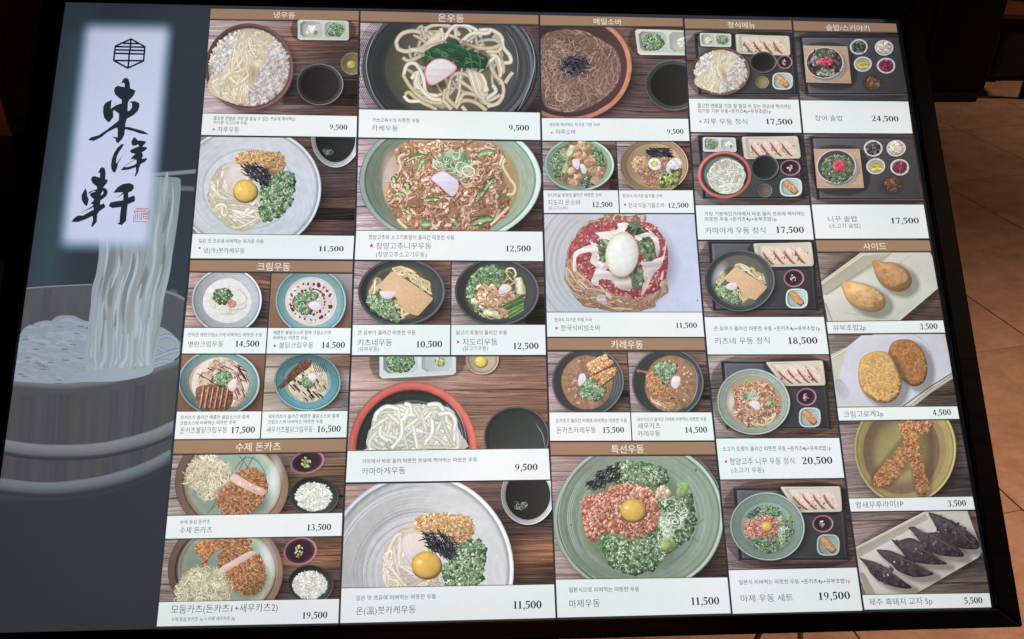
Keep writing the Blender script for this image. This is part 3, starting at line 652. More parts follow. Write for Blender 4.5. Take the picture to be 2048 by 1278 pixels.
for pts in ([(480, 235), (485, 270), (440, 340), (370, 440), (310, 560), (290, 680), (300, 730), (340, 735), (325, 830), (280, 950), (235, 970), (205, 945), (170, 870), (160, 770), (185, 620), (230, 490), (320, 340), (420, 250)],
            [(340, 740), (440, 560), (470, 480), (425, 570), (310, 730)],
            [(680, 170), (750, 62), (790, 85), (850, 150), (960, 155), (1050, 170), (1040, 220), (960, 310), (890, 320), (860, 255), (740, 290), (690, 260)],
            [(640, 420), (700, 370), (870, 300), (940, 310), (1060, 315), (1090, 350), (1040, 400), (950, 450), (985, 545), (945, 600), (970, 620), (1060, 595), (1085, 630), (1020, 700), (920, 750), (880, 850), (860, 960), (790, 1072), (765, 1050), (800, 950), (795, 830), (620, 895), (410, 915), (490, 815), (560, 835), (720, 790), (810, 740), (815, 655), (780, 640), (540, 790), (520, 785), (760, 640), (740, 615), (660, 635), (700, 570), (780, 490), (690, 475)]): k.POLY(pts, INKC)
k.end()
k = K((135, 325, 9.469))
for pts in ([(585, 215), (600, 170), (630, 110), (670, 92), (715, 120), (728, 200), (720, 320), (770, 340), (755, 390), (680, 480), (740, 500), (768, 560), (745, 640), (630, 730), (620, 800), (640, 800), (700, 780), (722, 850), (610, 930), (570, 990), (560, 1130), (475, 1232), (455, 1200), (490, 1090), (480, 1020), (330, 1090), (200, 1135), (80, 1130), (130, 1060), (200, 1010), (300, 1010), (440, 930), (500, 900), (500, 850), (230, 975), (480, 830), (500, 800), (440, 790), (510, 710), (430, 630), (440, 590), (550, 550), (500, 545), (390, 610), (420, 560), (570, 505), (560, 460), (480, 400), (450, 320), (475, 270), (530, 265), (620, 295), (620, 190)],
            [(350, 495), (375, 560), (380, 640), (412, 710), (375, 835), (320, 800), (275, 710), (270, 630), (310, 550)],
            [(870, 580), (960, 470), (1060, 410), (1180, 395), (1255, 430), (1265, 490), (1220, 550), (1155, 580), (1160, 670), (1260, 630), (1285, 660), (1280, 740), (1145, 800), (1125, 1000), (1115, 1110), (1035, 1195), (1000, 1180), (945, 1165), (990, 1140), (1000, 1000), (1020, 850), (850, 870), (785, 830), (820, 760), (1060, 720), (1065, 600), (920, 690), (1055, 580), (1040, 570)]): k.POLY(pts, INKC)
k.POLY([(640, 600), (672, 545), (690, 560), (680, 600), (645, 635)], (196, 200, 228)); k.end()
k = K((215, 70, 15.98), 'hexagon_emblem')
for ln in ([(760, 140), (1205, 390)], [(1205, 380), (1160, 850)], [(1165, 840), (660, 1070)], [(665, 1075), (200, 825)], [(205, 830), (260, 370)], [(250, 375), (765, 140)], [(755, 150), (740, 420), (700, 650), (690, 850), (665, 1060)],
           [(500, 280), (1010, 290)], [(260, 385), (1190, 405)], [(270, 490), (1170, 512)], [(255, 600), (1160, 622)], [(230, 830), (1160, 838)]): k.RIB(ln, 54, (24, 32, 54), dark=1, light=1, sm=0)
k.end()
k = K((255, 405, 25.56), 'red_seal')
rc = (184, 96, 112)
for ln in ([(430, 320), (1090, 325)], [(390, 480), (400, 560)], [(430, 400), (640, 395), (980, 410)], [(430, 470), (700, 470), (1050, 495), (1180, 520)], [(1170, 360), (1150, 470)], [(380, 400), (370, 560)], [(350, 640), (330, 1000)], [(340, 1000), (620, 1005), (650, 990)], [(440, 580), (420, 900)], [(535, 480), (515, 920)], [(640, 560), (650, 990)], [(740, 570), (720, 900)],
           [(690, 560), (1120, 580)], [(820, 640), (930, 610), (1040, 660)], [(800, 740), (1040, 735)], [(830, 800), (930, 850), (1040, 800)], [(820, 640), (810, 820)], [(1110, 560), (1095, 900)], [(720, 1000), (990, 1015)]): k.RIB(ln, 34, rc, dark=.95, light=1.05, sm=2)
k.end()
# ------------------------------------------------------------------ pictures, captions and prices
A1, A2, A3, A4 = (380, 10, 4.734), (370, 260, 4.405), (330, 520, 3.454), (300, 870, 3.1325)
B1, B2, B3, B4, B5 = (700, 10, 4.7325), (700, 265, 4.915), (690, 510, 4.733), (680, 700, 4.565), (670, 940, 3.78)
C1, C2, C3, C4, C5 = (1070, 20, 4.734), (1080, 265, 6.206), (1080, 420, 4.565), (1090, 660, 5.111), (1090, 880, 3.364)
D1, D2, D3, D4, D5 = (1360, 30, 5.111), (1370, 255, 5.439), (1390, 470, 5.11), (1400, 690, 4.563), (1430, 940, 4.261)
E1, E2, E3, E5 = (1580, 30, 5.111), (1600, 250, 4.917), (1536, 426, 3.), (1536, 852, 3.)
TB = [[(17, 420), (270, 400.5), (518, 379), (545, 377.5), (708, 362), (879, 347), (1075, 329), (1254, 311.5)],
      [(22, 719.5), (230, 716), (470, 710.5), (520, 707.5), (708, 702), (880, 694.5), (1030, 686.5), (1246, 678.5)],
      [(30, 1078.5), (225, 1081.5), (470, 1087), (650, 1092), (710, 1093.5), (890, 1098.5), (970, 1103), (1165, 1110), (1237, 1113)],
      [(36, 1367), (262, 1379.5), (480, 1394), (705, 1413), (955, 1438), (1234, 1464)],
      [(41, 1584), (262, 1604.5), (480, 1629.5), (705, 1659), (955, 1690), (1220, 1727)],
      [(45, 1793.5), (201, 1818), (268, 1827), (478, 1860), (641, 1888), (812, 1916), (992, 1947), (1188, 1981), (1215, 1984.5)],
      [(521, 902.5), (711, 901)], [(283, 1232), (427, 1239)], [(702, 1254.5), (882, 1264)], [(546, 542.5), (708, 531.8), (877, 520.5)]]
def edge(k, y): t = TB[k]; return float(np.interp(y, [a for a, b in t], [b for a, b in t]))
def quad(l, r, tl, tr, bl, br, gl=2.0, gr=2.0, gt=.9, gb=.9):
    return [(edge(l, tl)+gl, tl+gt), (edge(r, tr)-gr, tr+gt), (edge(r, br)-gr, br-gb), (edge(l, bl)+gl, bl-gb)]
WHITE = (228, 234, 235)
def S(l, r, tl, tr, bl, br, **k): return strip('caption_strip', quad(l, r, tl, tr, bl, br, **k), WHITE, root)
HC = (157, 127, 104)
def HD(l, r, tl, tr, bl, br, body, x0, y0, x1, y1, h):
    q = quad(l, r, tl, tr, bl, br); s_ = strip('header_strip', q, HC, root)
    e = Ink(); a, b = q[3], q[2]
    for p in (a, b, (b[0], b[1]-1.6), (a[0], a[1]-1.6)): e.add(*p, 1.8e-4, (112, 84, 64))
    e.poly((0, 1, 2, 3)); flush(e, 'strip_edge', s_)
    text(body, x0, y0, x1, y1, h, s_, (232, 226, 218), 'header_text', .004)
HD(0, 1, 16.5, 21.5, 40, 43, '냉우동', 547, 36, 590, 37, 12.5); HD(1, 2, 21.5, 29.5, 44.5, 50.5, '온우동', 876, 43, 928, 45, 16)
HD(2, 3, 29.5, 36, 52.5, 55, '메밀소바', 1187.5, 49, 1243.5, 50.5, 12.5); HD(3, 4, 36.5, 40.5, 59, 61.5, '정식메뉴', 1455.5, 55.5, 1511, 57, 12.5)
HD(4, 5, 41, 46.5, 63.5, 66.5, '솥밥/스키야키', 1653, 61, 1739, 63, 12.5); HD(0, 1, 519.5, 521.5, 544, 546.5, '크림우동', 514, 541, 580, 542, 16.5)
HD(0, 1, 880, 877, 909.5, 905, '수제 돈카츠', 471, 902.5, 561, 900.5, 17); HD(2, 3, 675.5, 675.5, 701.5, 702, '카레우동', 1223, 697, 1286, 697.5, 16.5)
HD(2, 3, 884, 883, 912, 910.5, '특선우동', 1223, 907, 1288, 906, 17); HD(4, 5, 480, 480, 505, 503.8, '사이드', 1727, 499.5, 1773, 499, 14)
SM = (78, 82, 90)
def cap(st, desc, names, pr=None, stars=()):
    for t in desc: text(t[0], t[1], t[2], t[3], t[4], t[5] if len(t) > 5 else 8, st, SM, thin=.004)
    for t in names: text(t[0], t[1], t[2], t[3], t[4], t[5], st, (58, 62, 70))
    if pr: price(*pr, st)
    for x, y, r in stars: star(x, y, r, st)
st = S(0, 1, 226, 231.5, 270.8, 275); cap(st, [('쫄깃한 면발을 가장 잘 즐길 수 있는 쯔유에 찍어먹는', 427, 240.5, 591, 242, 8), ('차가운 시그니쳐 우동', 427, 248.5, 494, 249.5, 7)], [('자루우동', 435, 264, 478, 265, 11)], ('9,500', 658.5, 259, 694.5, 260, 9.5), [(428, 259, 3.4)])
st = S(0, 1, 466.8, 471, 517.5, 519.5); cap(st, [('깊은 맛 쯔유에 비벼먹는 차가운 우동', 397, 486, 527, 487, 8.5)], [('냉(冷)붓카케우동', 407, 506, 489, 507, 11)], ('11,500', 637, 502.5, 687, 503, 9.5), [(399.5, 496, 3.6)])
st = S(0, 9, 654.8, 655, 707.8, 707.8, gr=1.2); cap(st, [('진득한 명란크림소스에 비벼먹는 따뜻한 우동', 376, 673, 524, 673.5, 8)], [('명란크림우동', 376, 694.5, 446, 694, 12)], ('14,500', 470, 693.5, 518, 693.5, 11.5))
st = S(9, 1, 655, 655.2, 707.8, 707.8, gl=1.2); cap(st, [('매콤한 불닭소스와 함께 크림소스에', 547, 669, 661, 669, 8), ('비벼먹는 따뜻한 우동', 546, 679.5, 615, 679.5, 8)], [('불닭크림우동', 558, 696.5, 626.5, 696, 12)], ('14,500', 643, 696.5, 689.5, 696, 11.5), [(549.5, 692, 4)])
st = S(0, 9, 822.5, 822, 879.3, 878, gr=1.2); cap(st, [('돈카츠가 올라간 매콤한 불닭소스와 함께', 361, 839, 498, 837.5, 8), ('크림소스에 비벼먹는 따뜻한 우동', 360, 850, 472, 848.5, 8)], [('돈카츠불닭크림우동', 360, 867, 454, 865.5, 12.5)], ('17,500', 461.5, 866.5, 509.5, 865.5, 12))
st = S(9, 1, 822, 821, 878, 875.5, gl=1.2); cap(st, [('새우카츠가 올라간 매콤한 불닭소스와 함께', 536, 837, 677.5, 835.5, 8), ('크림소스에 비벼먹는 따뜻한 우동', 535, 848, 646, 846.5, 8)], [('새우카츠불닭크림우동', 533, 865.5, 625, 864, 12.5)], ('16,500', 634, 864.5, 681, 863.5, 12))
st = S(0, 1, 1031, 1025, 1078.3, 1072.5); cap(st, [('수제 등심 돈카츠', 360, 1048.5, 420, 1047, 8.5)], [('수제 돈카츠', 359, 1067, 424, 1065.5, 13)], ('13,500', 613.5, 1061.5, 662, 1060, 12))
st = S(0, 1, 1203.5, 1197, 1253.8, 1247); cap(st, [('수제 등심 돈카츠 1p + 수제 새우카츠 2p', 342.5, 1243, 470, 1240.5, 8.5)], [('모둠카츠(돈카츠1+새우카츠2)', 342, 1227, 555, 1222.5, 17)], ('19,500', 604, 1237.5, 654.5, 1236, 12.5))
st = S(1, 2, 218, 224.5, 275.5, 281); cap(st, [('가쓰오육수의 따뜻한 우동', 744, 244, 839, 245.5, 8.5)], [('카케우동', 743.5, 262, 796, 263, 12)], ('9,500', 1017, 261, 1058, 261.5, 10.5))
st = S(1, 2, 460.5, 462.5, 520, 523); cap(st, [('청양고추와 소고기토핑이 올라간 따뜻한 우동', 737, 479, 909, 480, 9.5)], [('청양고추니꾸우동', 752, 498.5, 862.5, 498.5, 13.5), ('(청양고추소고기우동)', 752, 514, 853, 514.5, 11)], ('12,500', 1011, 503, 1061.5, 503, 11), [(743, 491.5, 5.2)])
st = S(1, 6, 649, 649, 711, 710.8, gr=1.2); cap(st, [('큰 유부가 올라간 따뜻한 우동', 715.5, 669.5, 831, 669.5, 9)], [('키츠네우동', 715, 692, 784, 691.5, 14), ('(유부우동)', 716, 703, 757.5, 702.5, 10)], ('10,500', 832, 695, 884, 694.5, 12))
st = S(6, 2, 649, 649, 710.8, 710.5, gl=1.2); cap(st, [('닭고기 토핑이 올라간 우동', 912.5, 669.5, 1014, 669.5, 9)], [('지도리우동', 925, 691, 995, 690.5, 14), ('(닭고기우동)', 926, 702, 976, 701.5, 10)], ('12,500', 1026, 698.5, 1077, 698, 12), [(916, 684, 4)])
st = S(1, 2, 901.5, 896.5, 965.5, 959.8); cap(st, [('가마에서 바로 올려 따뜻한 쯔유에 찍어먹는 따뜻한 우동', 724, 927, 954, 923.5, 9)], [('카마아게우동', 723.5, 950, 810.5, 947.5, 14.5)], ('9,500', 1029.5, 941.5, 1075, 940.5, 12.5))
st = S(1, 2, 1175.8, 1168, 1247, 1236.5); cap(st, [('깊은 맛 쯔유에 비벼먹는 따뜻한 우동', 712, 1201, 872, 1197.5, 10)], [('온(溫)붓카케우동', 712, 1229.5, 831, 1226, 16)], ('11,500', 1026, 1217.5, 1083, 1216.5, 14.5))
st = S(2, 3, 235.5, 236.8, 282, 282.7); cap(st, [('쯔유에 찍어먹는 차가운 기본 소바', 1099, 253, 1200, 253, 7.5)], [('자루소바', 1111, 269, 1151.5, 269, 10.5)], ('9,500', 1334, 268, 1367, 268, 9), [(1103.5, 265.5, 2.8)])
st = S(2, 7, 380, 380, 426.8, 426.8, gr=1.1); cap(st, [('닭다리살 토핑이 올라간 따뜻한 소바', 1095.5, 394, 1203.5, 393.5, 7.5)], [('지도리 온소바', 1096, 410.5, 1161, 410, 11), ('(닭고기소바)', 1097, 420, 1135, 419.5, 8)], ('12,500', 1184.5, 414.5, 1225, 414, 9.5))
st = S(7, 3, 380, 380, 426.8, 426.8, gl=1.1); cap(st, [('한국식 차가운 들기름 소바', 1245.5, 396, 1325, 395.5, 7.5)], [('한국식들기름소바', 1257, 416, 1329.5, 415.5, 10.5)], ('12,500', 1336, 416, 1377, 415.5, 9.5), [(1250, 409.5, 3.6)])
st = S(2, 3, 624, 624, 674.3, 674.5); cap(st, [('한국식 차가운 비빔 소바', 1109, 643.5, 1184, 643, 7.5)], [('한국식비빔소바', 1122, 661.5, 1200.5, 661, 11.5)], ('11,500', 1351.5, 656, 1394, 656, 10), [(1113, 656.5, 4)])
st = S(2, 8, 824, 824, 882.3, 882, gr=1.1); cap(st, [('돈카츠가 올라간 카레에 비벼먹는 따뜻한 우동', 1112, 845.5, 1254, 845, 8.5)], [('돈카츠카레우동', 1113, 867, 1192, 866, 13)], ('15,500', 1205, 866, 1248, 865.5, 11))
st = S(8, 3, 824, 824, 882, 881.5, gl=1.1); cap(st, [('새우카츠가 올라간 카레에 비벼먹는 따뜻한 우동', 1274, 843, 1413, 842, 8)], [('새우카츠', 1275.5, 858, 1321, 857, 12), ('카레우동', 1275.5, 873.5, 1321, 872.5, 12)], ('14,500', 1370, 866, 1414, 865.5, 11.5))
st = S(2, 3, 1158.5, 1154, 1236, 1227.3); cap(st, [('일본식으로 비벼먹는 따뜻한 우동', 1138, 1184.5, 1278.5, 1183, 10)], [('마제우동', 1139, 1215.5, 1200, 1213.5, 16)], ('11,500', 1382, 1210, 1438.5, 1209, 14.5))
st = S(3, 4, 196.5, 198.7, 264.8, 266.4); cap(st, [('쫄깃한 면발을 가장 잘 즐길 수 있는 쯔유에 찍어먹는', 1395, 215.5, 1583, 217.5, 8.5), ('차가운 기본 우동+돈카츠4p+유부초밥1p', 1396, 226, 1542, 227, 8.5)], [('자루 우동 정식', 1407.5, 248.5, 1495, 249, 11.5)], ('17,500', 1531.5, 248.5, 1585, 249.5, 10.5), [(1400.5, 243, 3.4)])
st = S(3, 4, 409.8, 409.8, 480, 480); cap(st, [('가장 기본적인가마에서 바로 올려 쯔유에 찍어먹는', 1409, 432, 1610, 431.5, 8.5), ('따듯한 우동 +돈카츠4p+유부초밥1p', 1410, 442.5, 1553, 442, 8.5)], [('카마아게 우동 정식', 1411, 467.5, 1531, 466.5, 12.5)], ('17,500', 1552, 466, 1608, 466, 12))
st = S(3, 4, 633.5, 633, 709.8, 709); cap(st, [('큰 유부가 올라간 따뜻한 우동 +돈카츠4p+유부초밥1p', 1428, 661.5, 1640, 661, 9)], [('키츠네 우동 정식', 1430, 688.5, 1539.5, 687.5, 13.5)], ('18,500', 1576, 688, 1635, 687.5, 12.5))
st = S(3, 4, 876.5, 875, 959.8, 956.5); cap(st, [('소고기 토핑이 올라간 따뜻한 우동 +돈카츠4p+유부초밥1p', 1445.5, 902.5, 1662, 900.5, 9.5)], [('청양고추 니꾸 우동 정식', 1459.5, 930, 1589, 928, 14), ('(소고기 우동)', 1463, 946, 1528, 945, 11)], ('20,500', 1604, 928.5, 1664.5, 927.5, 13.5), [(1452, 923, 4.2)])
st = S(3, 4, 1139.8, 1134.3, 1228.3, 1221.8); cap(st, [('일본식 비벼먹는 따뜻한 우동 +돈카츠4p+유부초밥1p', 1478, 1169, 1700, 1166, 9.5)], [('마제 우동 세트', 1482, 1204.5, 1586, 1202, 15)], ('19,500', 1637, 1200, 1700, 1198, 14.5))
st = S(4, 5, 200, 202.3, 266.8, 267.8); cap(st, [], [('장어 솥밥', 1630.5, 241.5, 1686, 242.5, 11.5)], ('24,500', 1743.5, 242.5, 1797, 243.5, 10.5))
st = S(4, 5, 408.2, 408.6, 478.2, 477.5); cap(st, [], [('니꾸 솥밥', 1656.5, 444, 1715, 443.5, 12), ('(소고기 솥밥)', 1659, 456.5, 1721, 456, 9.5)], ('17,500', 1782, 447, 1838, 447, 11))
st = S(4, 5, 643, 640, 668, 666); cap(st, [], [('유부초밥2p', 1667, 661.5, 1732, 660.5, 12)], ('3,500', 1840, 659, 1875, 658, 11))
st = S(4, 5, 814.3, 812, 842, 838.5); cap(st, [], [('크림고로케2p', 1687.5, 835, 1767, 833, 13)], ('4,500', 1866, 831, 1902, 830, 11))
st = S(4, 5, 996.3, 992.3, 1024, 1020); cap(st, [], [('왕새우후라이1P', 1711.5, 1016.5, 1807.5, 1014, 13.5)], ('3,500', 1896, 1013, 1932, 1012, 11.5))
st = S(4, 5, 1189, 1185.3, 1220, 1215.3); cap(st, [], [('제주 흑돼지 교자 5p', 1739, 1211.5, 1865, 1208.5, 14.5)], ('5,500', 1928.5, 1207.5, 1965, 1206.5, 12))

UD = ((222, 208, 184), (232, 220, 200), (208, 190, 160), (226, 214, 196))
PL = {21: 'cold udon on crushed ice with a dark dipping cup', 22: 'cold udon with egg yolk, crumbs and scallions beside a broth cup', 30: 'udon in a black bowl with green leaf and fish cake', 31: 'beef udon with green chillies in a celadon bowl',
      24: 'cream udon with cod roe in a white bowl', 25: 'cream udon with chilli dots in a turquoise bowl', 26: 'cream udon topped with a sauced cutlet', 27: 'cream udon with a fried prawn in a teal bowl', 28: 'cutlet with shredded cabbage and rice', 29: 'cutlet and fried prawns with cabbage and rice',
      32: 'udon with a large fried tofu sheet', 33: 'chicken udon with leek in a black bowl', 34: 'plain udon in a red-rimmed bowl with dipping cup', 23: 'large white bowl of udon with orange yolk', 40: 'brown buckwheat noodles with seaweed in a wooden bowl', 41: 'chicken soba in a celadon bowl', 42: 'soba with half an egg in a brass bowl',
      43: 'soba in red sauce with a whole boiled egg', 44: 'curry udon with cutlet strips', 45: 'curry udon with a fried prawn', 46: 'minced meat udon with yolk and scallions', 51: 'set tray with iced udon', 52: 'set tray with a red bowl of white noodles', 53: 'set tray with fried tofu udon', 54: 'set tray with beef udon',
      55: 'set tray with minced meat udon', 61: 'eel pot rice on a dark tray', 62: 'beef pot rice on a dark tray', 63: 'two fried tofu pouches on an oblong plate', 64: 'two croquettes on white paper', 65: 'two fried prawns on a yellow plate', 66: 'five black dumplings on an oblong plate'}
def photo(l, r, tl, tr, bl, br, ctx, seed, **k): return Pic('food_photo', quad(l, r, tl, tr, bl, br, gb=.2, **k), ctx, root, seed, label='printed photo of '+PL[seed])
# --- cold udon over ice
def zaru(p, cx, cy, rx, ry):
    sx, sy = rx/420, ry/400; f = lambda x, y: (cx+(x-560)*sx, cy+(y-590)*sy); z = sx
    p.BOWL(cx, cy, rx, ry, (116, 78, 74), (78, 54, 54), (150, 140, 134), .90, (20, .18), .01, .055, 'wooden_bowl', shade=True)
    p.layer('crushed_ice'); reg = ('e', cx+2*z, cy+8*z, rx*.88, ry*.87)
    p.E(cx, cy+8*z, rx*.9, ry*.89, [(0, (190, 184, 180)), (.85, (180, 172, 168)), (1, (128, 116, 108))], wob=.015)
    p.BITS(reg, 1500 if z > .9 else 800, 24*z/(1 if z > .9 else .75), [(206, 202, 206), (216, 212, 216), (194, 187, 184), (178, 168, 160), (208, 200, 186), (172, 162, 150)], 2.6, 5, .1, (.94, 1.05))
    p.STR(reg, 260, 30*z, 4*z, [(232, 230, 232), (150, 136, 124), (222, 216, 208)])
    p.layer('noodles'); N_ = ((216, 203, 174), (226, 214, 188), (204, 188, 154), (230, 221, 198))
    p.POLY([f(*q) for q in ((480, 270), (600, 250), (740, 300), (770, 370), (720, 420), (660, 480), (640, 640), (580, 760), (520, 920), (400, 930), (210, 840), (190, 720), (320, 640), (380, 520), (440, 380))], (196, 178, 142), (206, 190, 158), 90, sm=4)
    body = [f(*q) for q in ((470, 270), (600, 250), (700, 290), (720, 380), (600, 420), (640, 600), (570, 740), (520, 900), (400, 920), (230, 830), (210, 740), (330, 640), (390, 500), (430, 370))]
    p.NOOD(body, 150, 320*z, 15*z, N_, .16, ang=108, spread=.42, dark=.82, step=34*z)
    p.NOOD([f(*q) for q in ((200, 720), (340, 640), (420, 700), (420, 900), (300, 870))], 26, 120*z, 13*z, N_, .3, ang=120, spread=.5, dark=.72)
    for q in range(14):
        o = q*9; p.RIB([f(600+o*.3, 300+o*.4), f(540+o*.5, 420), f(570+o*.6, 520), f(650+o*.4, 600-o), f(720-o*.3, 540), f(690-o*.6, 430), f(650, 350+o)], 13*z, p.R.choice(N_), dark=.72)
    p.NOOD([f(*q) for q in ((560, 330), (760, 290), (780, 370), (720, 560), (650, 600), (560, 480))], 26, 200*z, 12*z, N_, .5, dark=.7)
    p.layer('broth_stain', True); p.E(*f(600, 660), 45*z, 110*z, [(0, (170, 118, 60), .75), (.5, (176, 130, 76), .5), (1, (180, 140, 90), 0)])
    p.E(*f(480, 880), 60*z, 36*z, [(0, (130, 92, 52), .7), (1, (150, 110, 70), 0)])
    p.layer('noodles'); p.NOOD([f(*q) for q in ((400, 760), (560, 760), (560, 930), (420, 930))], 14, 160*z, 11*z, N_, .2, ang=95, spread=.3, dark=.75)
def box_dish(p, q4, div, left, right, c=(192, 200, 190), lc=None):
    """two-hollow rectangular dish; q4 corners, div share of the divider"""
    p.SHP(q4, .55, blur=16); p.layer('condiment_dish'); Q = [np.array(a, float) for a in q4]; B = lambda u, v: tuple((Q[0]*(1-u)+Q[1]*u)*(1-v)+(Q[3]*(1-u)+Q[2]*u)*v)
    rr = lambda u0, u1, v0, v1, e=.04: [B(u0+e*.5, v0), B((u0+u1)/2, v0), B(u1-e*.5, v0), B(u1, v0+e), B(u1, v1-e), B(u1-e*.5, v1), B((u0+u1)/2, v1), B(u0+e*.5, v1), B(u0, v1-e), B(u0, v0+e)]
    p.POLY(rr(0, 1, 0, 1, .08), mul(c, .9), mul(c, 1.1), 90); p.POLY(rr(.015, .985, .02, .93, .08), mul(c, 1.08), mul(c, 1.0), 90)
    for (a, b), k in (((.05, div-.02), .62), ((div+.03, .95), .78)):
        p.POLY(rr(a, b, .09, .85, .12), mul(c, k), mul(c, .95), 0); p.POLY(rr(a+.05, b-.02, .15, .83, .12), mul(c, .86), mul(c, .98), 40)
    for what, (a, b) in ((left, (.08, div-.06)), (right, (div+.07, .92))):
        mx = (a+b)/2; cx, cy = B(mx, .5); w = abs(B(b, .5)[0]-B(a, .5)[0])/2; h = abs(B(mx, .82)[1]-B(mx, .14)[1])/2; reg = ('e', cx, cy, w*.92, h*.92)
        if what == 'negi': p.NEGI(reg, 230, w*.16, .3)
        elif what == 'daikon': p.layer('grated_radish'); p.E(cx+w*.15, cy+h*.1, w*.72, h*.72, [(0, (222, 220, 210)), (.7, (208, 206, 196)), (1, (168, 168, 154))], wob=.05); p.BITS(('e', cx+w*.15, cy+h*.1, w*.7, h*.7), 70, w*.2, [(226, 224, 214), (206, 204, 190)], con=.2); p.E(cx+w*.5, cy+h*.45, w*.24, h*.3, [(0, (156, 152, 110)), (1, (120, 116, 84))], wob=.08)
        elif what == 'wasabi': p.layer('grated_wasabi'); p.E(cx+w*.25, cy+h*.1, w*.36, h*.5, [(0, (196, 200, 150)), (.6, (170, 176, 124)), (1, (112, 118, 78))], wob=.1); p.BITS(('e', cx+w*.25, cy+h*.1, w*.34, h*.46), 40, w*.16, [(206, 210, 166), (150, 156, 104)], con=.5)
p = photo(0, 1, 40, 43, 226, 231.5, A1, 21); p.wood((176, 152, 154), (92, 66, 62), seams=(.17, .6), warm=(168, 100, 74), band=(.62, .9, .5))
zaru(p, 560, 590, 425, 410)
box_dish(p, [(1022, 152), (1506, 165), (1508, 350), (1026, 345)], .5, 'daikon', 'negi')
p.BOWL(1545, 575, 112, 105, (170, 160, 138), (120, 112, 92), (118, 108, 66), .8, (20, .2), .01, .05, 'egg_cup'); p.YOLK(1530, 585, 42, 38, (188, 168, 84))
p.DIP(1235, 772, 222, 196); p.end_all()
# --- bukkake udon, cold and hot
def bukkake(p, f, z, cold=True):
    p.layer('noodles'); N_ = ((224, 214, 200), (232, 222, 208), (212, 198, 172), (220, 206, 190)); 
    reg = [f(*q) for q in ((330, 310), (470, 290), (560, 420), (640, 560), (730, 690), (720, 790), (640, 840), (500, 890), (380, 860), (250, 700), (205, 600), (240, 430))]
    p.POLY(reg, (206, 196, 180), (214, 204, 190), 60, sm=4)
    p.NOOD(reg, 74, 460*z, 31*z, N_, .10, dark=.74, light=1.03, swirl=f(535, 545), step=40*z)
    p.end(); p.layer('egg_white', True); p.E(*f(440, 400), 125*z, 140*z, [(0, (224, 214, 212), .95), (.5, (222, 210, 206), .8), (.8, (218, 206, 196), .35), (1, (214, 204, 190), 0)], rot=.5, n=30); p.layer('noodles')
    p.NOOD([f(*q) for q in ((350, 720), (480, 660), (730, 690), (710, 780), (620, 830), (480, 880), (390, 840))], 30, 300*z, 28*z, N_, .12, ang=12, spread=.3, dark=.72)
    p.NOOD([f(*q) for q in ((250, 640), (360, 660), (380, 760), (300, 770), (240, 700))], 14, 120*z, 20*z, ((212, 202, 160), (226, 216, 190)), .6, dark=.7)
    p.NOOD([f(*q) for q in ((215, 480), (280, 420), (300, 600), (240, 640))], 10, 90*z, 16*z, N_, .5, dark=.78)
    p.CRUST([f(*q) for q in ((450, 230), (560, 185), (720, 190), (850, 210), (890, 290), (870, 350), (820, 410), (760, 405), (640, 330), (520, 310), (455, 290))], 420, 24*z, ((214, 176, 116), (196, 150, 92), (228, 196, 144), (170, 120, 66)), 'tempura_flakes', (180, 138, 88))
    p.NEGI([f(*q) for q in ((880, 370), (960, 390), (965, 480), (950, 640), (900, 690), (840, 770), (700, 810), (660, 740), (680, 640), (660, 560), (740, 460), (820, 400))], 330, 30*z, .35)
    p.YOLK(*f(535, 545), 106*z, 97*z, (236, 188, 84) if cold else (222, 174, 66))
    p.SEAWEED([f(*q) for q in ((500, 330), (640, 320), (740, 370), (760, 440), (740, 490), (660, 480), (560, 430))], 120, 110*z, 9*z, 35, .7)
    p.SEAWEED([f(*q) for q in ((620, 400), (740, 410), (740, 490), (660, 490))], 50, 90*z, 9*z, 70, .5)
p = photo(0, 1, 272.5, 276.8, 467, 471, A2, 22); p.wood((150, 120, 118), (84, 66, 64), seams=(.1,), warm=(120, 84, 70), band=(.72, .85, 0))
p.BOWL(560, 520, 640, 560, (214, 217, 226), (196, 201, 212), (204, 211, 224), .62, (0, .035), .006, .03, 'white_bowl', rings=8, edge=.62, rv=.008)
p.layer('bowl_grooves')
for k in range(10):
    r = 395+k*17; p.RIB([(560+r*1.12*math.cos(a), 520+r*math.sin(a)) for a in np.linspace(2.1+.1*math.sin(k), 4.3, 12)], 7, p.R.choice([(206, 210, 218), (184, 188, 196), (194, 193, 188)]), dark=1, light=1.03, taper=.9)
bukkake(p, lambda x, y: (x, y), 1.); p.DIP(1330, 90, 215, 250, (206, 206, 208), (190, 192, 194), (34, 38, 36), .83, 'broth_cup'); p.layer('bubbles'); p.LOOPS(('e', 1262, 208, 45, 22), 12, 14, [(120, 126, 124), (170, 176, 174)], 3); p.end_all()
p = photo(1, 2, 967.8, 961.3, 1175.6, 1167.8, B5, 23); p.wood((150, 118, 112), (90, 64, 60), seams=(.4,), warm=(176, 104, 66))
p.BOWL(640, 760, 712, 740, (214, 218, 226), (188, 190, 193), (198, 202, 208), .6, (0, .10), .006, .035, 'white_bowl', rings=8, edge=.62, rv=.01)
p.layer('bowl_grooves')
for k in range(15):
    r = 330+k*24; p.RIB([(640+r*1.0*math.cos(a), 790+r*math.sin(a)) for a in np.linspace(2.6+.15*math.sin(k*2), 4.9, 14)], 9, p.R.choice([(196, 200, 206), (160, 160, 156), (176, 176, 170), (204, 208, 214)]), dark=1, light=1.03, taper=.9)
bukkake(p, lambda x, y: (690+(x-535)*1.02, 715+(y-545)*1.07), 1.04, False)
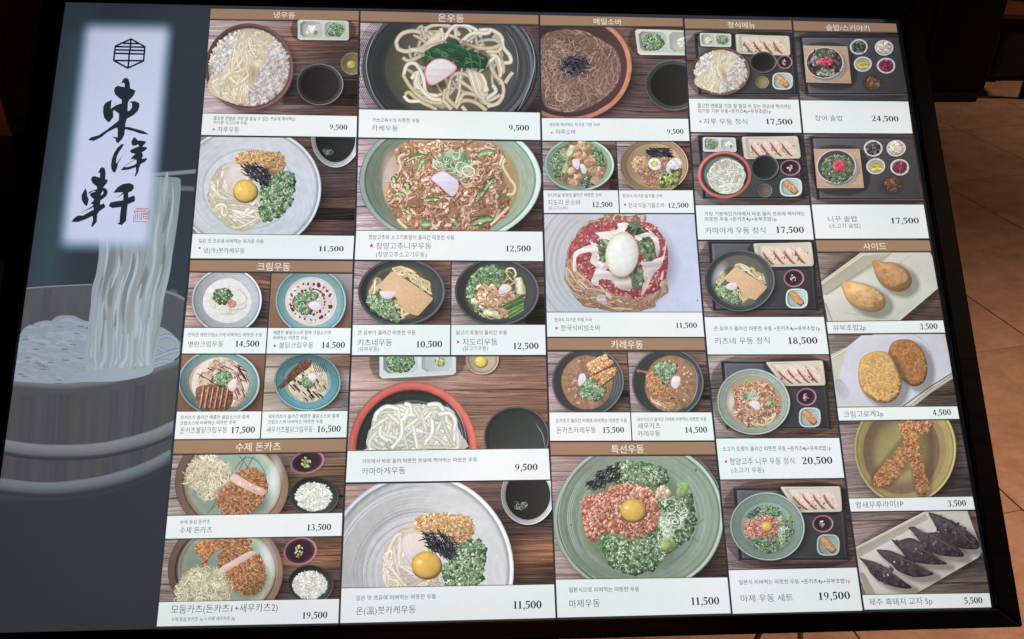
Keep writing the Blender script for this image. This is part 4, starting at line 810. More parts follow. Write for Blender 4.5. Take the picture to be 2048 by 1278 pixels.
p.DIP(1455, 190, 205, 225, (212, 212, 214), (190, 190, 192), (40, 40, 38), .84, 'broth_cup'); p.layer('bubbles'); p.LOOPS(('e', 1400, 270, 50, 26), 14, 16, [(120, 126, 124), (176, 180, 178)], 3); p.end_all()
# --- the four cream udon
p = photo(0, 9, 544, 546, 654.6, 654.8, A3, 24, gr=1.2); p.wood((158, 128, 126), (104, 80, 78), seams=(.3, .8))
p.BOWL(427, 280, 245, 228, (206, 210, 220), (160, 164, 174), (218, 214, 216), .68, (350, .14), .008, .045, 'white_bowl', edge=.6)
p.layer('cream_sauce'); p.E(430, 285, 172, 152, [(1, (196, 190, 192)), (.96, (224, 219, 222)), (0, (222, 214, 212))], wob=.01)
p.layer('noodles'); p.NOOD(('e', 440, 280, 130, 100), 46, 120, 8, ((226, 216, 200), (208, 196, 176), (214, 206, 194)), .4, dark=.86)
p.NEGI(('e', 400, 250, 60, 50), 130, 18, .2, 'perilla_shreds', .8); p.layer('cod_roe'); p.E(462, 303, 34, 27, [(0, (216, 150, 126)), (.8, (198, 124, 104)), (1, (160, 92, 80))], wob=.06); p.BITS(('e', 462, 303, 30, 24), 50, 9, [(222, 150, 128), (190, 110, 92)]); p.end_all()
p = photo(9, 1, 546, 547, 654.8, 655, A3, 25, gl=1.2); p.flat((150, 112, 80), (150, 152, 166), (126, 84, 68), (140, 92, 66))
p.BOWL(1008, 285, 243, 232, (150, 188, 188), (96, 146, 150), (222, 214, 214), .74, (40, .12), .008, .04, 'turquoise_bowl', edge=.6, rings=9)
p.layer('cream_sauce'); p.E(1006, 288, 176, 162, [(1, (180, 176, 178)), (.96, (216, 206, 204)), (.5, (206, 196, 190)), (0, (200, 190, 180))], wob=.012); p.BITS(('e', 1006, 288, 160, 146), 160, 12, [(214, 202, 190), (190, 178, 160), (224, 216, 210)], con=.15)
p.layer('chilli_sauce_dots')
for k in range(46):
    a = k*.272; r = (.62+.28*((k//23))); p.BITS(('e', 1008+r*148*math.cos(a)*1.05, 288+r*140*math.sin(a), 5, 5), 1, 17 if k % 3 else 24, [(112, 40, 48), (134, 52, 56)], 1.6)
p.RIB([(900, 250), (884, 290), (892, 330), (930, 360)], 9, (110, 44, 48), dark=.9); p.RIB([(1000, 212), (1050, 205), (1095, 240)], 8, (112, 44, 50), dark=.9)
p.NEGI([(900, 260), (960, 235), (1040, 220), (1060, 250), (1020, 290), (1010, 350), (980, 375), (920, 360), (890, 310)], 220, 17, .25)
p.KAMA([(985, 310), (1040, 285), (1085, 320), (1075, 345), (1030, 352)]); p.end_all()
p = photo(0, 9, 708.5, 708.5, 822.4, 821.8, A3, 26, gr=1.2); p.flat((146, 98, 76), (140, 88, 68), (116, 72, 60), (124, 82, 70))
p.BOWL(372, 848, 284, 228, (150, 170, 172), (92, 122, 126), (196, 176, 166), .74, (320, .2), .008, .045, 'grey_green_bowl', edge=.6, rings=9)
p.layer('cream_sauce'); p.E(378, 850, 198, 176, [(1, (190, 176, 170)), (.95, (222, 206, 200)), (0, (212, 192, 182))], wob=.015)
p.layer('noodles'); p.NOOD([(240, 800), (270, 740), (360, 680), (460, 690), (560, 790), (570, 900), (530, 980), (460, 1030), (450, 900), (330, 870), (220, 900)], 110, 120, 10, ((216, 182, 160), (200, 160, 138), (226, 200, 182), (184, 136, 112)), .35, dark=.62)
p.layer('brown_sauce_lines')
for k in range(30): x, y = p.rnd(('e', 400, 790, 170, 110)); p.RIB([(x-22, y-10), (x, y+p.R.uniform(-6, 4)), (x+26, y+12)], p.R.uniform(4, 8), (66, 36, 32), dark=.9, taper=.8)
for k in range(16): x, y = p.rnd(('e', 520, 860, 48, 110)); p.RIB([(x-8, y-34), (x+4, y), (x+16, y+30)], 7, (74, 40, 34), dark=.9, taper=.8)
p.CRUST([(225, 880), (330, 862), (450, 885), (470, 960), (440, 1030), (330, 1045), (240, 1015), (215, 950)], 240, 16, ((140, 86, 64), (120, 70, 52), (160, 104, 80)), 'pork_cutlet', (120, 72, 56))
p.layer('cutlet_slices')
for k in range(6): x = 258+k*34; p.RIB([(x+10, 876), (x-4, 950), (x-18, 1026)], 10, (190, 146, 122), dark=.7, taper=.5); p.RIB([(x+22, 880), (x+8, 950), (x-6, 1030)], 6, (84, 44, 36), dark=.9)
p.NEGI(('e', 400, 822, 62, 46), 150, 18, .3); p.KAMA([(455, 835), (490, 820), (500, 860), (482, 905), (450, 905), (436, 870)]); p.end_all()
p = photo(9, 1, 708.5, 708.3, 821.8, 821, A3, 27, gl=1.2); p.wood((168, 146, 132), (158, 140, 134), .12, bright=1.0)
p.BOWL(984, 842, 232, 198, (120, 158, 164), (72, 124, 134), (120, 150, 156), .73, (70, .22), .008, .04, 'teal_bowl', edge=.6, rings=9)
p.layer('cream_sauce'); p.E(990, 848, 142, 132, [(1, (180, 176, 160)), (.93, (206, 198, 180)), (0, (196, 184, 166))], wob=.02)
p.layer('noodles'); p.NOOD(('e', 985, 860, 130, 115), 90, 110, 11, ((214, 196, 168), (196, 172, 140), (224, 212, 196)), .4, dark=.55)
p.layer('brown_sauce_lines')
for k in range(34): x, y = p.rnd(('e', 985, 880, 128, 98)); p.RIB([(x-16, y-14), (x, y), (x+14, y+18)], p.R.uniform(6, 13), p.R.choice([(62, 34, 32), (88, 48, 42)]), dark=.9, taper=.8)
for k in range(7): x = 1030+k*13; p.RIB([(x-8, 720), (x+2, 750), (x+12, 776)], 6, (86, 54, 46), dark=.9)
p.CRUST([(960, 690), (1010, 700), (1000, 740), (930, 790), (860, 850), (800, 890), (782, 880), (830, 820), (890, 750)], 130, 14, ((110, 70, 56), (90, 54, 44), (134, 90, 70)), 'fried_prawn', (92, 56, 46))
p.NEGI(('e', 990, 840, 46, 42), 110, 15, .25); p.KAMA([(985, 800), (1020, 780), (1045, 800), (1040, 835), (1010, 838)]); p.end_all()
# --- cutlet platters
def rice(p, cx, cy, rx, ry):
    p.BOWL(cx, cy, rx*1.18, ry*1.2, (70, 74, 72), (46, 48, 48), (60, 62, 60), .8, (60, .3), .008, .045, 'rice_bowl')
    p.layer('rice'); p.E(cx-4, cy+4, rx*.86, ry*.86, [(0, (212, 212, 206)), (.75, (198, 198, 192)), (1, (134, 134, 126))], wob=.05)
    p.BITS(('e', cx-4, cy+4, rx*.86, ry*.86), 800, rx*.085, [(228, 228, 222), (214, 214, 206), (196, 195, 186), (222, 220, 212), (206, 204, 196)], 2.8, 5, .25)
def sauce_dish(p, cx, cy, rx, ry, rim=(160, 98, 116), seed=(176, 172, 120), rot=-.25):
    p.SH(cx+8, cy+8, rx*1.1, ry*1.1, .6); p.layer('sauce_dish')
    p.E(cx, cy, rx, ry, [(1, mul(rim, .6)), (.97, rim), (.9, mul(rim, 1.15)), (.85, mul(rim, .62)), (.79, (74, 40, 50)), (.7, (54, 36, 42)), (0, (46, 34, 38))], rot=rot, light=(20, .15))
    p.layer('sesame_seeds'); p.BITS(('e', cx-6, cy+2, rx*.24, ry*.42), 26, rx*.12, [seed, mul(seed, .8), mul(seed, 1.15)], 1.8)
def cabbage(p, reg, n=300, z=1.):
    p.layer('shredded_cabbage'); p.POLY(reg, (166, 160, 124), (146, 138, 100), 90, sm=4)
    p.STR(reg, int(n*1.5), 64*z, 4.6*z, [(220, 215, 188), (206, 199, 164), (230, 227, 208), (192, 183, 142), (178, 167, 122), (214, 208, 176)], None, 3, .66, .7)
    x0, x1, y0, y1 = bounds(reg); p.STR([((x-(x0+x1)/2)*1.1+(x0+x1)/2, (y-(y0+y1)/2)*1.1+(y0+y1)/2) for x, y in reg], n//4, 50*z, 5*z, [(226, 222, 200), (200, 194, 160)], None, 3, .8, .6)
BR = ((170, 110, 68), (190, 132, 84), (146, 90, 56), (206, 154, 104), (128, 76, 48))
p = photo(0, 1, 910, 905.5, 1030.8, 1024.9, A4, 28); p.wood((138, 122, 118), (98, 76, 66), seams=(.22, .72), warm=(160, 110, 70))
p.BOWL(512, 310, 358, 320, (128, 98, 82), (110, 84, 70), (150, 166, 146), .84, (10, .16), .006, .12, 'glazed_plate', edge=.6, rot=.1)
p.layer('plate_glaze'); p.E(520, 310, 300, 262, [(1, (150, 124, 96)), (.93, (166, 172, 148)), (.8, (142, 164, 144)), (.5, (138, 164, 146)), (0, (140, 162, 146))], light=(350, .12), rot=.1)
p.layer('glaze_shine', True); p.E(770, 290, 62, 190, [(0, (226, 232, 236), .8), (.5, (210, 220, 222), .5), (1, (190, 204, 200), 0)], rot=.15)
p.layer('plate_line_drawing')
for ln in ([(530, 215), (600, 140), (680, 170), (730, 260)], [(560, 130), (620, 210)], [(600, 130), (560, 220)], [(380, 470), (430, 380)], [(360, 490), (420, 430)], [(650, 135), (600, 220)]): p.RIB(ln, 5, (84, 100, 88), dark=1)
p.SH(640, 400, 150, 140, .5); p.CRUST([(500, 300), (560, 230), (640, 205), (715, 245), (740, 330), (725, 375), (690, 430), (620, 495), (480, 510), (430, 450), (420, 380), (450, 330)], 620, 22, BR)
p.layer('cut_face'); p.POLY([(510, 262), (545, 250), (640, 305), (728, 345), (722, 372), (690, 378), (600, 340), (515, 292)], (224, 190, 180), (206, 164, 146), 60, sm=3); p.BITS([(520, 262), (640, 310), (715, 350), (690, 370), (600, 330), (520, 288)], 40, 12, [(230, 200, 190), (212, 176, 164)], con=.1)
cabbage(p, [(235, 230), (300, 150), (370, 130), (470, 170), (500, 220), (480, 290), (430, 330), (400, 390), (330, 405), (300, 350), (230, 300)], 330)
sauce_dish(p, 988, 172, 112, 72); rice(p, 1032, 385, 130, 100); p.end_all()
p = photo(0, 1, 1078.8, 1073, 1203.4, 1196.8, A4, 29); p.wood((138, 122, 118), (104, 76, 64), seams=(.3, .72), warm=(168, 104, 66))
p.BOWL(474, 850, 362, 330, (124, 94, 80), (84, 62, 56), (150, 166, 146), .84, (340, .22), .006, .11, 'glazed_plate', edge=.6, rot=.1)
p.layer('plate_glaze'); p.E(486, 850, 300, 270, [(1, (140, 116, 90)), (.93, (160, 166, 142)), (.8, (134, 156, 136)), (.5, (128, 154, 138)), (0, (130, 152, 136))], light=(350, .14), rot=.1)
p.layer('glaze_shine', True); p.E(735, 770, 60, 150, [(0, (228, 230, 234), .85), (.5, (210, 218, 222), .5), (1, (190, 204, 200), 0)], rot=-.3)
p.SH(620, 900, 150, 140, .5); OB = ((186, 110, 62), (206, 138, 84), (160, 88, 50), (216, 160, 104))
p.CRUST([(290, 680), (380, 665), (440, 670), (430, 720), (370, 770), (350, 830), (320, 830), (330, 770), (290, 730)], 150, 20, OB, 'fried_prawn', (150, 88, 52))
p.CRUST([(420, 655), (560, 650), (640, 660), (600, 700), (450, 710)], 120, 20, BR, 'fried_prawn', (120, 66, 44))
p.CRUST([(440, 740), (520, 700), (610, 700), (640, 730), (440, 830), (430, 790)], 130, 20, BR); p.CRUST([(450, 870), (660, 750), (715, 800), (725, 900), (690, 980), (600, 1005), (520, 960), (460, 910)], 520, 22, BR)
p.layer('cut_face'); p.POLY([(440, 838), (560, 765), (640, 728), (662, 748), (560, 810), (455, 870)], (226, 198, 190), (208, 170, 150), 60, sm=3)
cabbage(p, [(180, 1000), (170, 960), (230, 880), (300, 835), (400, 840), (470, 870), (500, 960), (500, 1040), (300, 1045), (180, 1040)], 330)
sauce_dish(p, 945, 728, 108, 88); rice(p, 1010, 935, 122, 100); p.end_all()
# --- kake udon
p = photo(1, 2, 45, 51, 217.8, 224.4, B1, 30); p.wood((178, 150, 164), (78, 58, 58), seams=(.5,), warm=(96, 70, 60))
p.BOWL(930, 590, 812, 640, (92, 95, 102), (60, 61, 66), (84, 82, 78), .62, (350, .14), .006, .04, 'black_bowl', rings=14, edge=.5)
p.layer('bowl_grooves')
for k in range(20):
    r = 500+k*13; p.RIB([(920+r*1.2*math.cos(a), 590+r*.98*math.sin(a)) for a in np.linspace(-.9, .9, 12)], 5, p.R.choice([(78, 80, 86), (58, 60, 66), (92, 96, 104), (50, 50, 54)]), dark=1, light=1.05, taper=.8)
    p.RIB([(940+r*1.2*math.cos(a), 590+r*.98*math.sin(a)) for a in np.linspace(2.3, 4.0, 12)], 5, p.R.choice([(52, 52, 54), (44, 44, 46), (38, 38, 40)]), dark=1, light=1.05, taper=.8)
p.RIB([(300, 180), (215, 330), (165, 480), (160, 640), (220, 840), (320, 985)], 8, (150, 160, 176), dark=.8, taper=.8); p.RIB([(1620, 200), (1700, 330), (1745, 480), (1735, 640), (1660, 860), (1590, 1000)], 9, (150, 160, 176), dark=.8, taper=.8)
p.RIB([(1470, 240), (1560, 380), (1590, 520), (1580, 680)], 6, (150, 158, 170), dark=.8, taper=.8)
p.layer('broth'); p.E(930, 600, 600, 480, [(1, (78, 76, 70)), (.92, (82, 79, 70)), (.6, (104, 96, 74)), (0, (110, 98, 72))], light=(180, -.1))
p.layer('noodles'); N_ = ((216, 202, 174), (226, 215, 192), (204, 186, 148), (230, 221, 202), (210, 194, 168))
p.NOOD([(500, 420), (560, 260), (700, 190), (1200, 200), (1420, 300), (1460, 560), (1440, 800), (1300, 960), (900, 980), (620, 900), (530, 700)], 44, 420, 34, [mul(q, .86) for q in N_], .35, dark=.62, step=60)
for q in ([(460, 430), (440, 350), (500, 270), (620, 250), (740, 300), (800, 400)], [(460, 420), (540, 440), (700, 400), (860, 330)], [(500, 500), (560, 530), (680, 480), (840, 420)], [(700, 330), (720, 230), (820, 190), (960, 210), (1040, 290)],
          [(880, 350), (960, 220), (1060, 190), (1180, 230), (1240, 300)], [(1220, 240), (1340, 240), (1430, 300), (1450, 400), (1510, 480), (1520, 540), (1460, 550)], [(1040, 360), (1160, 270), (1300, 270), (1330, 230)], [(1060, 350), (1180, 400), (1340, 410), (1440, 370)], [(1300, 440), (1400, 440), (1440, 390)],
          [(510, 660), (540, 570), (620, 560), (690, 680), (720, 830), (820, 860)], [(500, 660), (560, 760), (640, 850), (760, 920), (870, 920), (900, 800)], [(580, 700), (640, 640), (650, 760), (760, 880), (860, 900)], [(520, 850), (560, 830), (640, 900), (760, 960), (820, 990)], [(510, 860), (560, 910), (660, 910)],
          [(930, 820), (960, 680), (1060, 650), (1180, 720), (1250, 860), (1330, 900), (1420, 850)], [(1000, 700), (1100, 760), (1200, 840), (1260, 920), (1380, 940), (1450, 840), (1440, 740), (1400, 690)], [(1100, 620), (1200, 700), (1280, 820), (1300, 900)], [(1160, 620), (1260, 720), (1300, 820)], [(1000, 980), (1060, 910), (1180, 920), (1290, 1000)],
          [(1030, 920), (1080, 840), (1200, 860), (1280, 920)], [(1320, 560), (1360, 640), (1390, 690)], [(1320, 540), (1380, 500), (1430, 600), (1420, 680)], [(1340, 470), (1400, 500), (1420, 590)], [(1470, 740), (1500, 690), (1540, 640)], [(1300, 960), (1400, 930), (1450, 850)], [(880, 900), (960, 990)], [(940, 800), (920, 880), (1000, 960)],
          [(1060, 960), (1100, 1010)], [(640, 640), (620, 740), (660, 800)], [(750, 260), (820, 330), (760, 400)], [(860, 220), (880, 330), (820, 410)], [(1000, 220), (1000, 320)], [(680, 240), (720, 330)], [(1350, 760), (1380, 820), (1300, 880)]): p.RIB(q, p.R.uniform(34, 42), mul(p.R.choice(N_), .98), dark=.66, light=1.06, sm=6)
for q in range(9): o = q*24; p.RIB([(1110+o*.7, 600+o*.3), (1150+o*.7, 740), (1200+o*.4, 850-o*.2), (1260+o*.2, 900-o*.5)], 26, p.R.choice(N_), dark=.7)
for q in range(7): o = q*22; p.RIB([(560+o, 420+o*.25), (680+o*.6, 400), (780+o*.4, 300+o*.6), (860, 250+o)], 24, p.R.choice(N_), dark=.72)
p.SHP([(720, 590), (700, 450), (1020, 330), (1300, 530), (1260, 630), (1020, 610), (900, 760), (770, 770)], .45, blur=22)
p.layer('green_leaf'); p.POLY([(705, 440), (740, 425), (770, 400), (850, 370), (905, 368), (1000, 320), (1030, 370), (1035, 420), (1100, 430), (1200, 450), (1290, 490), (1310, 520), (1280, 610), (1200, 600), (1100, 595), (1020, 600), (990, 540), (870, 505), (800, 510), (740, 560), (710, 520)], (44, 88, 56), (32, 66, 44), 70)
for k in range(60): x, y = p.rnd([(720, 460), (1000, 350), (1290, 520), (1260, 590), (1020, 570), (880, 490), (740, 540)]); p.RIB([(x-34, y-8), (x, y+p.R.uniform(-14, 14)), (x+34, y+14)], p.R.uniform(6, 22), p.R.choice([(58, 104, 66), (40, 78, 50), (72, 118, 78), (34, 66, 46)]), dark=.95, taper=.7)
for q in ([(720, 420), (760, 480), (720, 550)], [(770, 400), (800, 460)], [(1120, 440), (1150, 520), (1150, 590)], [(1200, 450), (1230, 520), (1230, 600)]): p.RIB(q, 14, (70, 118, 74), dark=.75, taper=.8)
p.KAMA([(775, 765), (715, 700), (710, 610), (770, 535), (860, 508), (950, 535), (1010, 600), (930, 680)], inset=.09); p.end_all()
# --- beef udon with green chilli
def beef(p, f, z, reg, nm='beef'):
    M_ = ((196, 150, 124), (178, 128, 100), (212, 172, 148), (158, 108, 80), (204, 160, 138), (150, 112, 74))
    p.layer(nm); p.POLY(reg, (164, 122, 92), (152, 108, 80), 90, sm=4)
    for _ in range(int(420*min(1, z+.1))):
        x, y = p.rnd(reg); a = p.R.random()*6.3; l = p.R.uniform(26, 62)*z; w = p.R.uniform(22, 46)*z; b_ = p.R.uniform(-.5, .5)*l; q = mul(p.R.choice(M_), p.R.uniform(.9, 1.1)); dx, dy = math.cos(a), math.sin(a)
        P_ = [(x-dx*l, y-dy*l), (x-dx*l*.3-dy*b_, y-dy*l*.3+dx*b_), (x+dx*l*.4+dy*b_*.6, y+dy*l*.4-dx*b_*.6), (x+dx*l, y+dy*l)]
        p.RIB([(u+4*z, v+5*z) for u, v in P_], w*1.08, (112, 72, 52), dark=.95, taper=.7, sm=3); p.RIB(P_, w, q, dark=.78, light=1.08, taper=.7, sm=3); p.RIB([(u-dy*w*.14, v+dx*w*.14) for u, v in P_[1:]], w*.16, mul(q, 1.22), dark=1, taper=.9, sm=2)
    p.NOOD(reg, 60, 110*z, 12*z, M_, .8, dark=.62); p.BITS(reg, 330, 20*z, M_+((120, 80, 58), (226, 190, 168)), 2.8, 6, .4); p.STR(reg, 90, 40*z, 6*z, [(110, 70, 48), (92, 58, 42), (226, 196, 176)], bend=.8)
p = photo(1, 2, 277, 283, 460.3, 462.3, B2, 31); p.wood((176, 150, 156), (92, 70, 70), seams=(.3, .74), warm=(120, 80, 70))
p.BOWL(980, 470, 892, 640, (176, 196, 184), (128, 150, 132), (168, 136, 104), .76, (0, .2), .006, .05, 'celadon_bowl', rings=16, edge=.6)
p.layer('broth'); p.E(990, 510, 672, 520, [(1, (164, 160, 112)), (.95, (186, 150, 96)), (.7, (180, 134, 92)), (0, (170, 120, 84))], light=(180, .06))
p.layer('broth_shine', True); p.E(400, 430, 110, 300, [(0, (206, 190, 190), .8), (.6, (200, 176, 172), .5), (1, (190, 160, 140), 0)])
beef(p, None, 1., [(440, 170), (560, 100), (760, 90), (1200, 95), (1420, 120), (1520, 240), (1500, 400), (1560, 620), (1560, 780), (1460, 880), (1300, 960), (700, 960), (470, 880), (400, 760), (370, 620), (400, 470), (500, 380), (450, 260)])
p.layer('noodles')
for q in ([(1520, 270), (1500, 340), (1560, 450), (1620, 540), (1600, 610), (1540, 620)], [(1560, 740), (1480, 820), (1380, 920)], [(560, 950), (500, 900), (470, 860)], [(480, 400), (500, 340), (480, 260), (540, 220)], [(520, 560), (560, 610), (600, 590)], [(800, 900), (860, 970)], [(1500, 240), (1470, 330)]): p.RIB(q, 32, (216, 192, 150), dark=.68)
p.layer('green_chillies'); gc = ((98, 132, 82), (82, 116, 70), (124, 154, 102))
for x, y, l, w, a in ((640, 270, 240, 46, -20), (700, 330, 130, 60, -60), (800, 680, 200, 44, -6), (1360, 540, 220, 62, -55), (1280, 640, 160, 60, -50), (550, 790, 120, 46, 30), (1300, 890, 240, 90, -15), (750, 920, 110, 90, 0), (1020, 890, 110, 60, 40), (1340, 220, 160, 70, -10), (560, 540, 90, 70, 60), (430, 480, 80, 60, 70), (500, 620, 110, 40, 20), (900, 140, 70, 30, 40), (1440, 640, 60, 80, 90)):
    a = math.radians(a); dx, dy = math.cos(a)*l/2, math.sin(a)*l/2; c = p.R.choice(gc); p.RIB([(x-dx, y-dy), (x+dy*.15, y-dx*.15), (x+dx, y+dy)], w, c, dark=.6, taper=.85)
    p.RIB([(x-dx*.8, y-dy*.8), (x+dy*.1, y-dx*.1), (x+dx*.8, y+dy*.8)], w*.45, (168, 178, 116), dark=.8, taper=.85); p.BITS(('e', x, y, abs(dx)*.7+6, abs(dy)*.7+6), 6, 14, [(214, 206, 160)])
p.layer('shredded_leek'); p.BITS(('e', 1000, 300, 150, 95), 60, 50, [(112, 140, 98), (140, 158, 116), (92, 118, 82)], 2.2); p.NOOD(('e', 1010, 300, 200, 125), 46, 200, 9, ((186, 206, 176), (206, 220, 196), (150, 180, 138), (116, 150, 108)), .6, dark=.66); p.LOOPS(('e', 1120, 420, 70, 70), 8, 60, [(176, 200, 160), (206, 220, 190)], 14)
p.SHP([(800, 470), (900, 395), (1060, 450), (1070, 560), (1010, 650)], .4, blur=20)
p.KAMA([(795, 465), (850, 410), (920, 392), (990, 435), (1045, 470), (1070, 530), (1050, 600), (1005, 640), (950, 605), (870, 530)], pink=(214, 150, 168), white=(214, 206, 226), inset=.07); p.end_all()
# --- kitsune and chicken udon
def kitsune(p, f, z):
    p.layer('noodles'); N_ = ((214, 196, 150), (224, 208, 170), (196, 176, 120))
    for reg, n in (([f(*q) for q in ((440, 120), (520, 110), (660, 150), (700, 210), (800, 260), (830, 380), (800, 380), (700, 300), (600, 220), (470, 190))], 40), ([f(*q) for q in ((280, 200), (340, 230), (320, 330), (230, 400), (220, 340), (270, 260))], 20), ([f(*q) for q in ((480, 420), (600, 480), (600, 560), (520, 620), (440, 560), (440, 460))], 34)):
        p.NOOD(reg, n, 200*z, 22*z, N_, .5, dark=.6)
    p.NEGI([f(*q) for q in ((220, 380), (330, 400), (460, 430), (470, 520), (530, 590), (500, 640), (380, 600), (260, 520), (210, 440))], 220, 26*z, .8)
    p.SHP([f(*q) for q in ((430, 170), (320, 290), (690, 580), (830, 420))], .4, blur=16*z)
    p.layer('fried_tofu'); p.POLY([f(*q) for q in ((440, 162), (470, 168), (640, 275), (832, 410), (828, 430), (700, 572), (680, 578), (560, 540), (480, 400), (350, 340), (312, 296))], (220, 180, 138), (212, 168, 122), 40)
    p.BITS([f(*q) for q in ((440, 190), (800, 415), (690, 550), (350, 310))], 160, 12*z, [(219, 181, 139), (213, 172, 127), (216, 177, 133)], 1.5, 6, .03, (.98, 1.02))
p = photo(1, 6, 522, 523, 648.8, 648.9, B3, 32, gr=1.2); p.wood((172, 146, 148), (106, 80, 76), seams=(.42,), warm=(170, 110, 90))
p.BOWL(536, 350, 412, 320, (84, 88, 92), (56, 60, 64), (90, 84, 66), .74, (0, .2), .006, .05, 'black_bowl', rings=12, edge=.6)
p.layer('broth'); p.E(520, 360, 318, 262, [(1, (72, 74, 66)), (.93, (96, 90, 66)), (0, (108, 98, 66))])
kitsune(p, lambda x, y: (x, y), 1.); p.KAMA([(330, 375), (330, 345), (400, 346), (480, 342), (484, 370), (450, 410), (400, 424), (355, 405)], pink=(206, 160, 176)); p.end_all()
def chicken(p, f, z, soba=False):
    N_ = ((206, 190, 140), (190, 172, 120)) if not soba else ((150, 122, 92), (132, 104, 78))
    p.layer('noodles'); p.NOOD(('e', *f(1430, 370), 280*z, 240*z), 90, 160*z, 15*z, N_, .6, dark=.6)
    p.NEGI([f(*q) for q in ((1280, 130), (1400, 95), (1500, 150), (1490, 300), (1400, 310), (1280, 270), (1200, 320), (1160, 290), (1190, 210))], 200, 24*z, 1.2, dark=.95)
    p.NEGI([f(*q) for q in ((1150, 300), (1230, 300), (1250, 430), (1300, 540), (1230, 520), (1160, 420))], 90, 24*z, 1., 'leek_shreds')
    p.layer('chicken'); M_ = ((206, 170, 138), (188, 146, 110), (218, 188, 160), (170, 128, 92))
    p.BITS([f(*q) for q in ((1260, 300), (1400, 300), (1480, 400), (1590, 370), (1580, 430), (1480, 480), (1440, 520), (1280, 500), (1220, 440))], 150, 46*z, M_, 1.8, 7, .55)
    p.NOOD([f(*q) for q in ((1260, 300), (1400, 300), (1480, 400), (1590, 370), (1580, 430), (1480, 480), (1440, 520), (1280, 500), (1220, 440))], 26, 90*z, 20*z, M_, .7, dark=.6)
    p.layer('leek_greens')
    for k in range(9): p.RIB([f(1490+k*8, 490+k*14), f(1600+k*5, 440+k*14), f(1690, 410+k*14)], 16*z, p.R.choice([(84, 124, 70), (112, 150, 92), (60, 98, 56)]), dark=.7)
    p.layer('grilled_leek'); p.RIB([f(1640, 220), f(1650, 300), f(1655, 375)], 78*z, (206, 200, 168), dark=.75, taper=.25); p.RIB([f(1312, 545), f(1380, 555), f(1448, 568)], 60*z, (212, 206, 172), dark=.8)
p = photo(6, 2, 523, 523.5, 648.9, 649, B3, 33, gl=1.2); p.wood((160, 138, 138), (82, 66, 64), seams=(.22,), warm=(150, 96, 70), band=(.55, 1, .8))
p.BOWL(1438, 350, 398, 320, (82, 88, 92), (56, 60, 64), (86, 84, 66), .74, (0, .2), .006, .045, 'black_bowl', rings=12, edge=.6)
p.layer('broth'); p.E(1430, 360, 300, 262, [(1, (66, 70, 60)), (.93, (88, 86, 64)), (0, (100, 94, 64))])
chicken(p, lambda x, y: (x, y), 1.); p.layer('noodle_end'); p.RIB([(1525, 165), (1540, 135), (1590, 135), (1615, 180), (1600, 220)], 20, (210, 206, 180)); p.KAMA([(1450, 380), (1455, 320), (1495, 278), (1560, 290), (1580, 330), (1520, 370)], pink=(206, 108, 116), inset=.12)
p.layer('meat_end'); p.BITS(('e', 1495, 550, 40, 30), 30, 30, [(190, 146, 120), (170, 120, 96)]); p.end_all()
# --- kamaage udon
p = photo(1, 2, 712.8, 712.5, 901.2, 896.2, B4, 34); p.wood((170, 136, 130), (142, 98, 78), .3, seams=(.36,), warm=(184, 124, 90), bright=1.02)
box_dish(p, [(358, -40), (1060, -30), (1058, 225), (362, 262)], .52, 'negi', 'wasabi', (196, 206, 204))
p.BOWL(1300, 90, 150, 136, (190, 172, 140), (150, 132, 108), (176, 160, 130), .78, (20, .12), .01, .07, 'egg_cup'); p.YOLK(1285, 108, 58, 52, (216, 200, 84))
p.SH(700, 920, 630, 640, .5); p.layer('red_bowl_rim'); p.E(664, 920, 588, 630, [(1, (150, 60, 56)), (.985, (206, 92, 80)), (.95, (214, 104, 90)), (.90, (196, 84, 76)), (.875, (120, 46, 44)), (.87, (40, 40, 38)), (.8, (52, 54, 54)), (.74, (44, 46, 46)), (.72, (96, 100, 104)), (.70, (60, 62, 64)), (.66, (90, 92, 92)), (0, (120, 120, 116))], light=(340, .08), n=90)
p.layer('bowl_shine'); 
for k in range(4): p.RIB([(1000-k*14, 470+k*14), (1090-k*14, 600+k*6), (1140-k*14, 740), (1160-k*14, 900)], 5, (150, 156, 166) if k % 2 == 0 else (90, 94, 98), dark=.9, taper=.5)
p.layer('noodles'); N_ = ((214, 212, 202), (224, 222, 214), (202, 198, 184), (216, 208, 190)); reg = [(250, 900), (260, 780), (300, 690), (330, 600), (440, 520), (600, 490), (760, 500), (920, 500), (1040, 590), (1060, 720), (1110, 780), (1110, 920), (250, 920)]
p.POLY(reg, (178, 176, 166), (192, 188, 176), 90, sm=3); p.NOOD(reg, 130, 330, 42, N_, .3, dark=.8, sm=4)
for q in ([(320, 650), (340, 580), (430, 520), (540, 545)], [(590, 495), (640, 510), (650, 580)], [(800, 505), (900, 500), (950, 570)], [(1040, 740), (1050, 650), (1000, 580), (900, 590)], [(470, 900), (560, 780), (560, 640)], [(780, 840), (840, 760), (840, 640)], [(370, 700), (370, 780), (440, 830)]): p.RIB(q, 44, (222, 220, 212), dark=.7, sm=6)
p.DIP(1610, 800, 300, 280, (96, 98, 92), (48, 52, 50), (52, 60, 56), .86, light=(40, .2)); p.layer('cup_shine'); p.RIB([(1790, 680), (1850, 780), (1870, 900)], 6, (150, 156, 158), taper=.6); p.end_all()
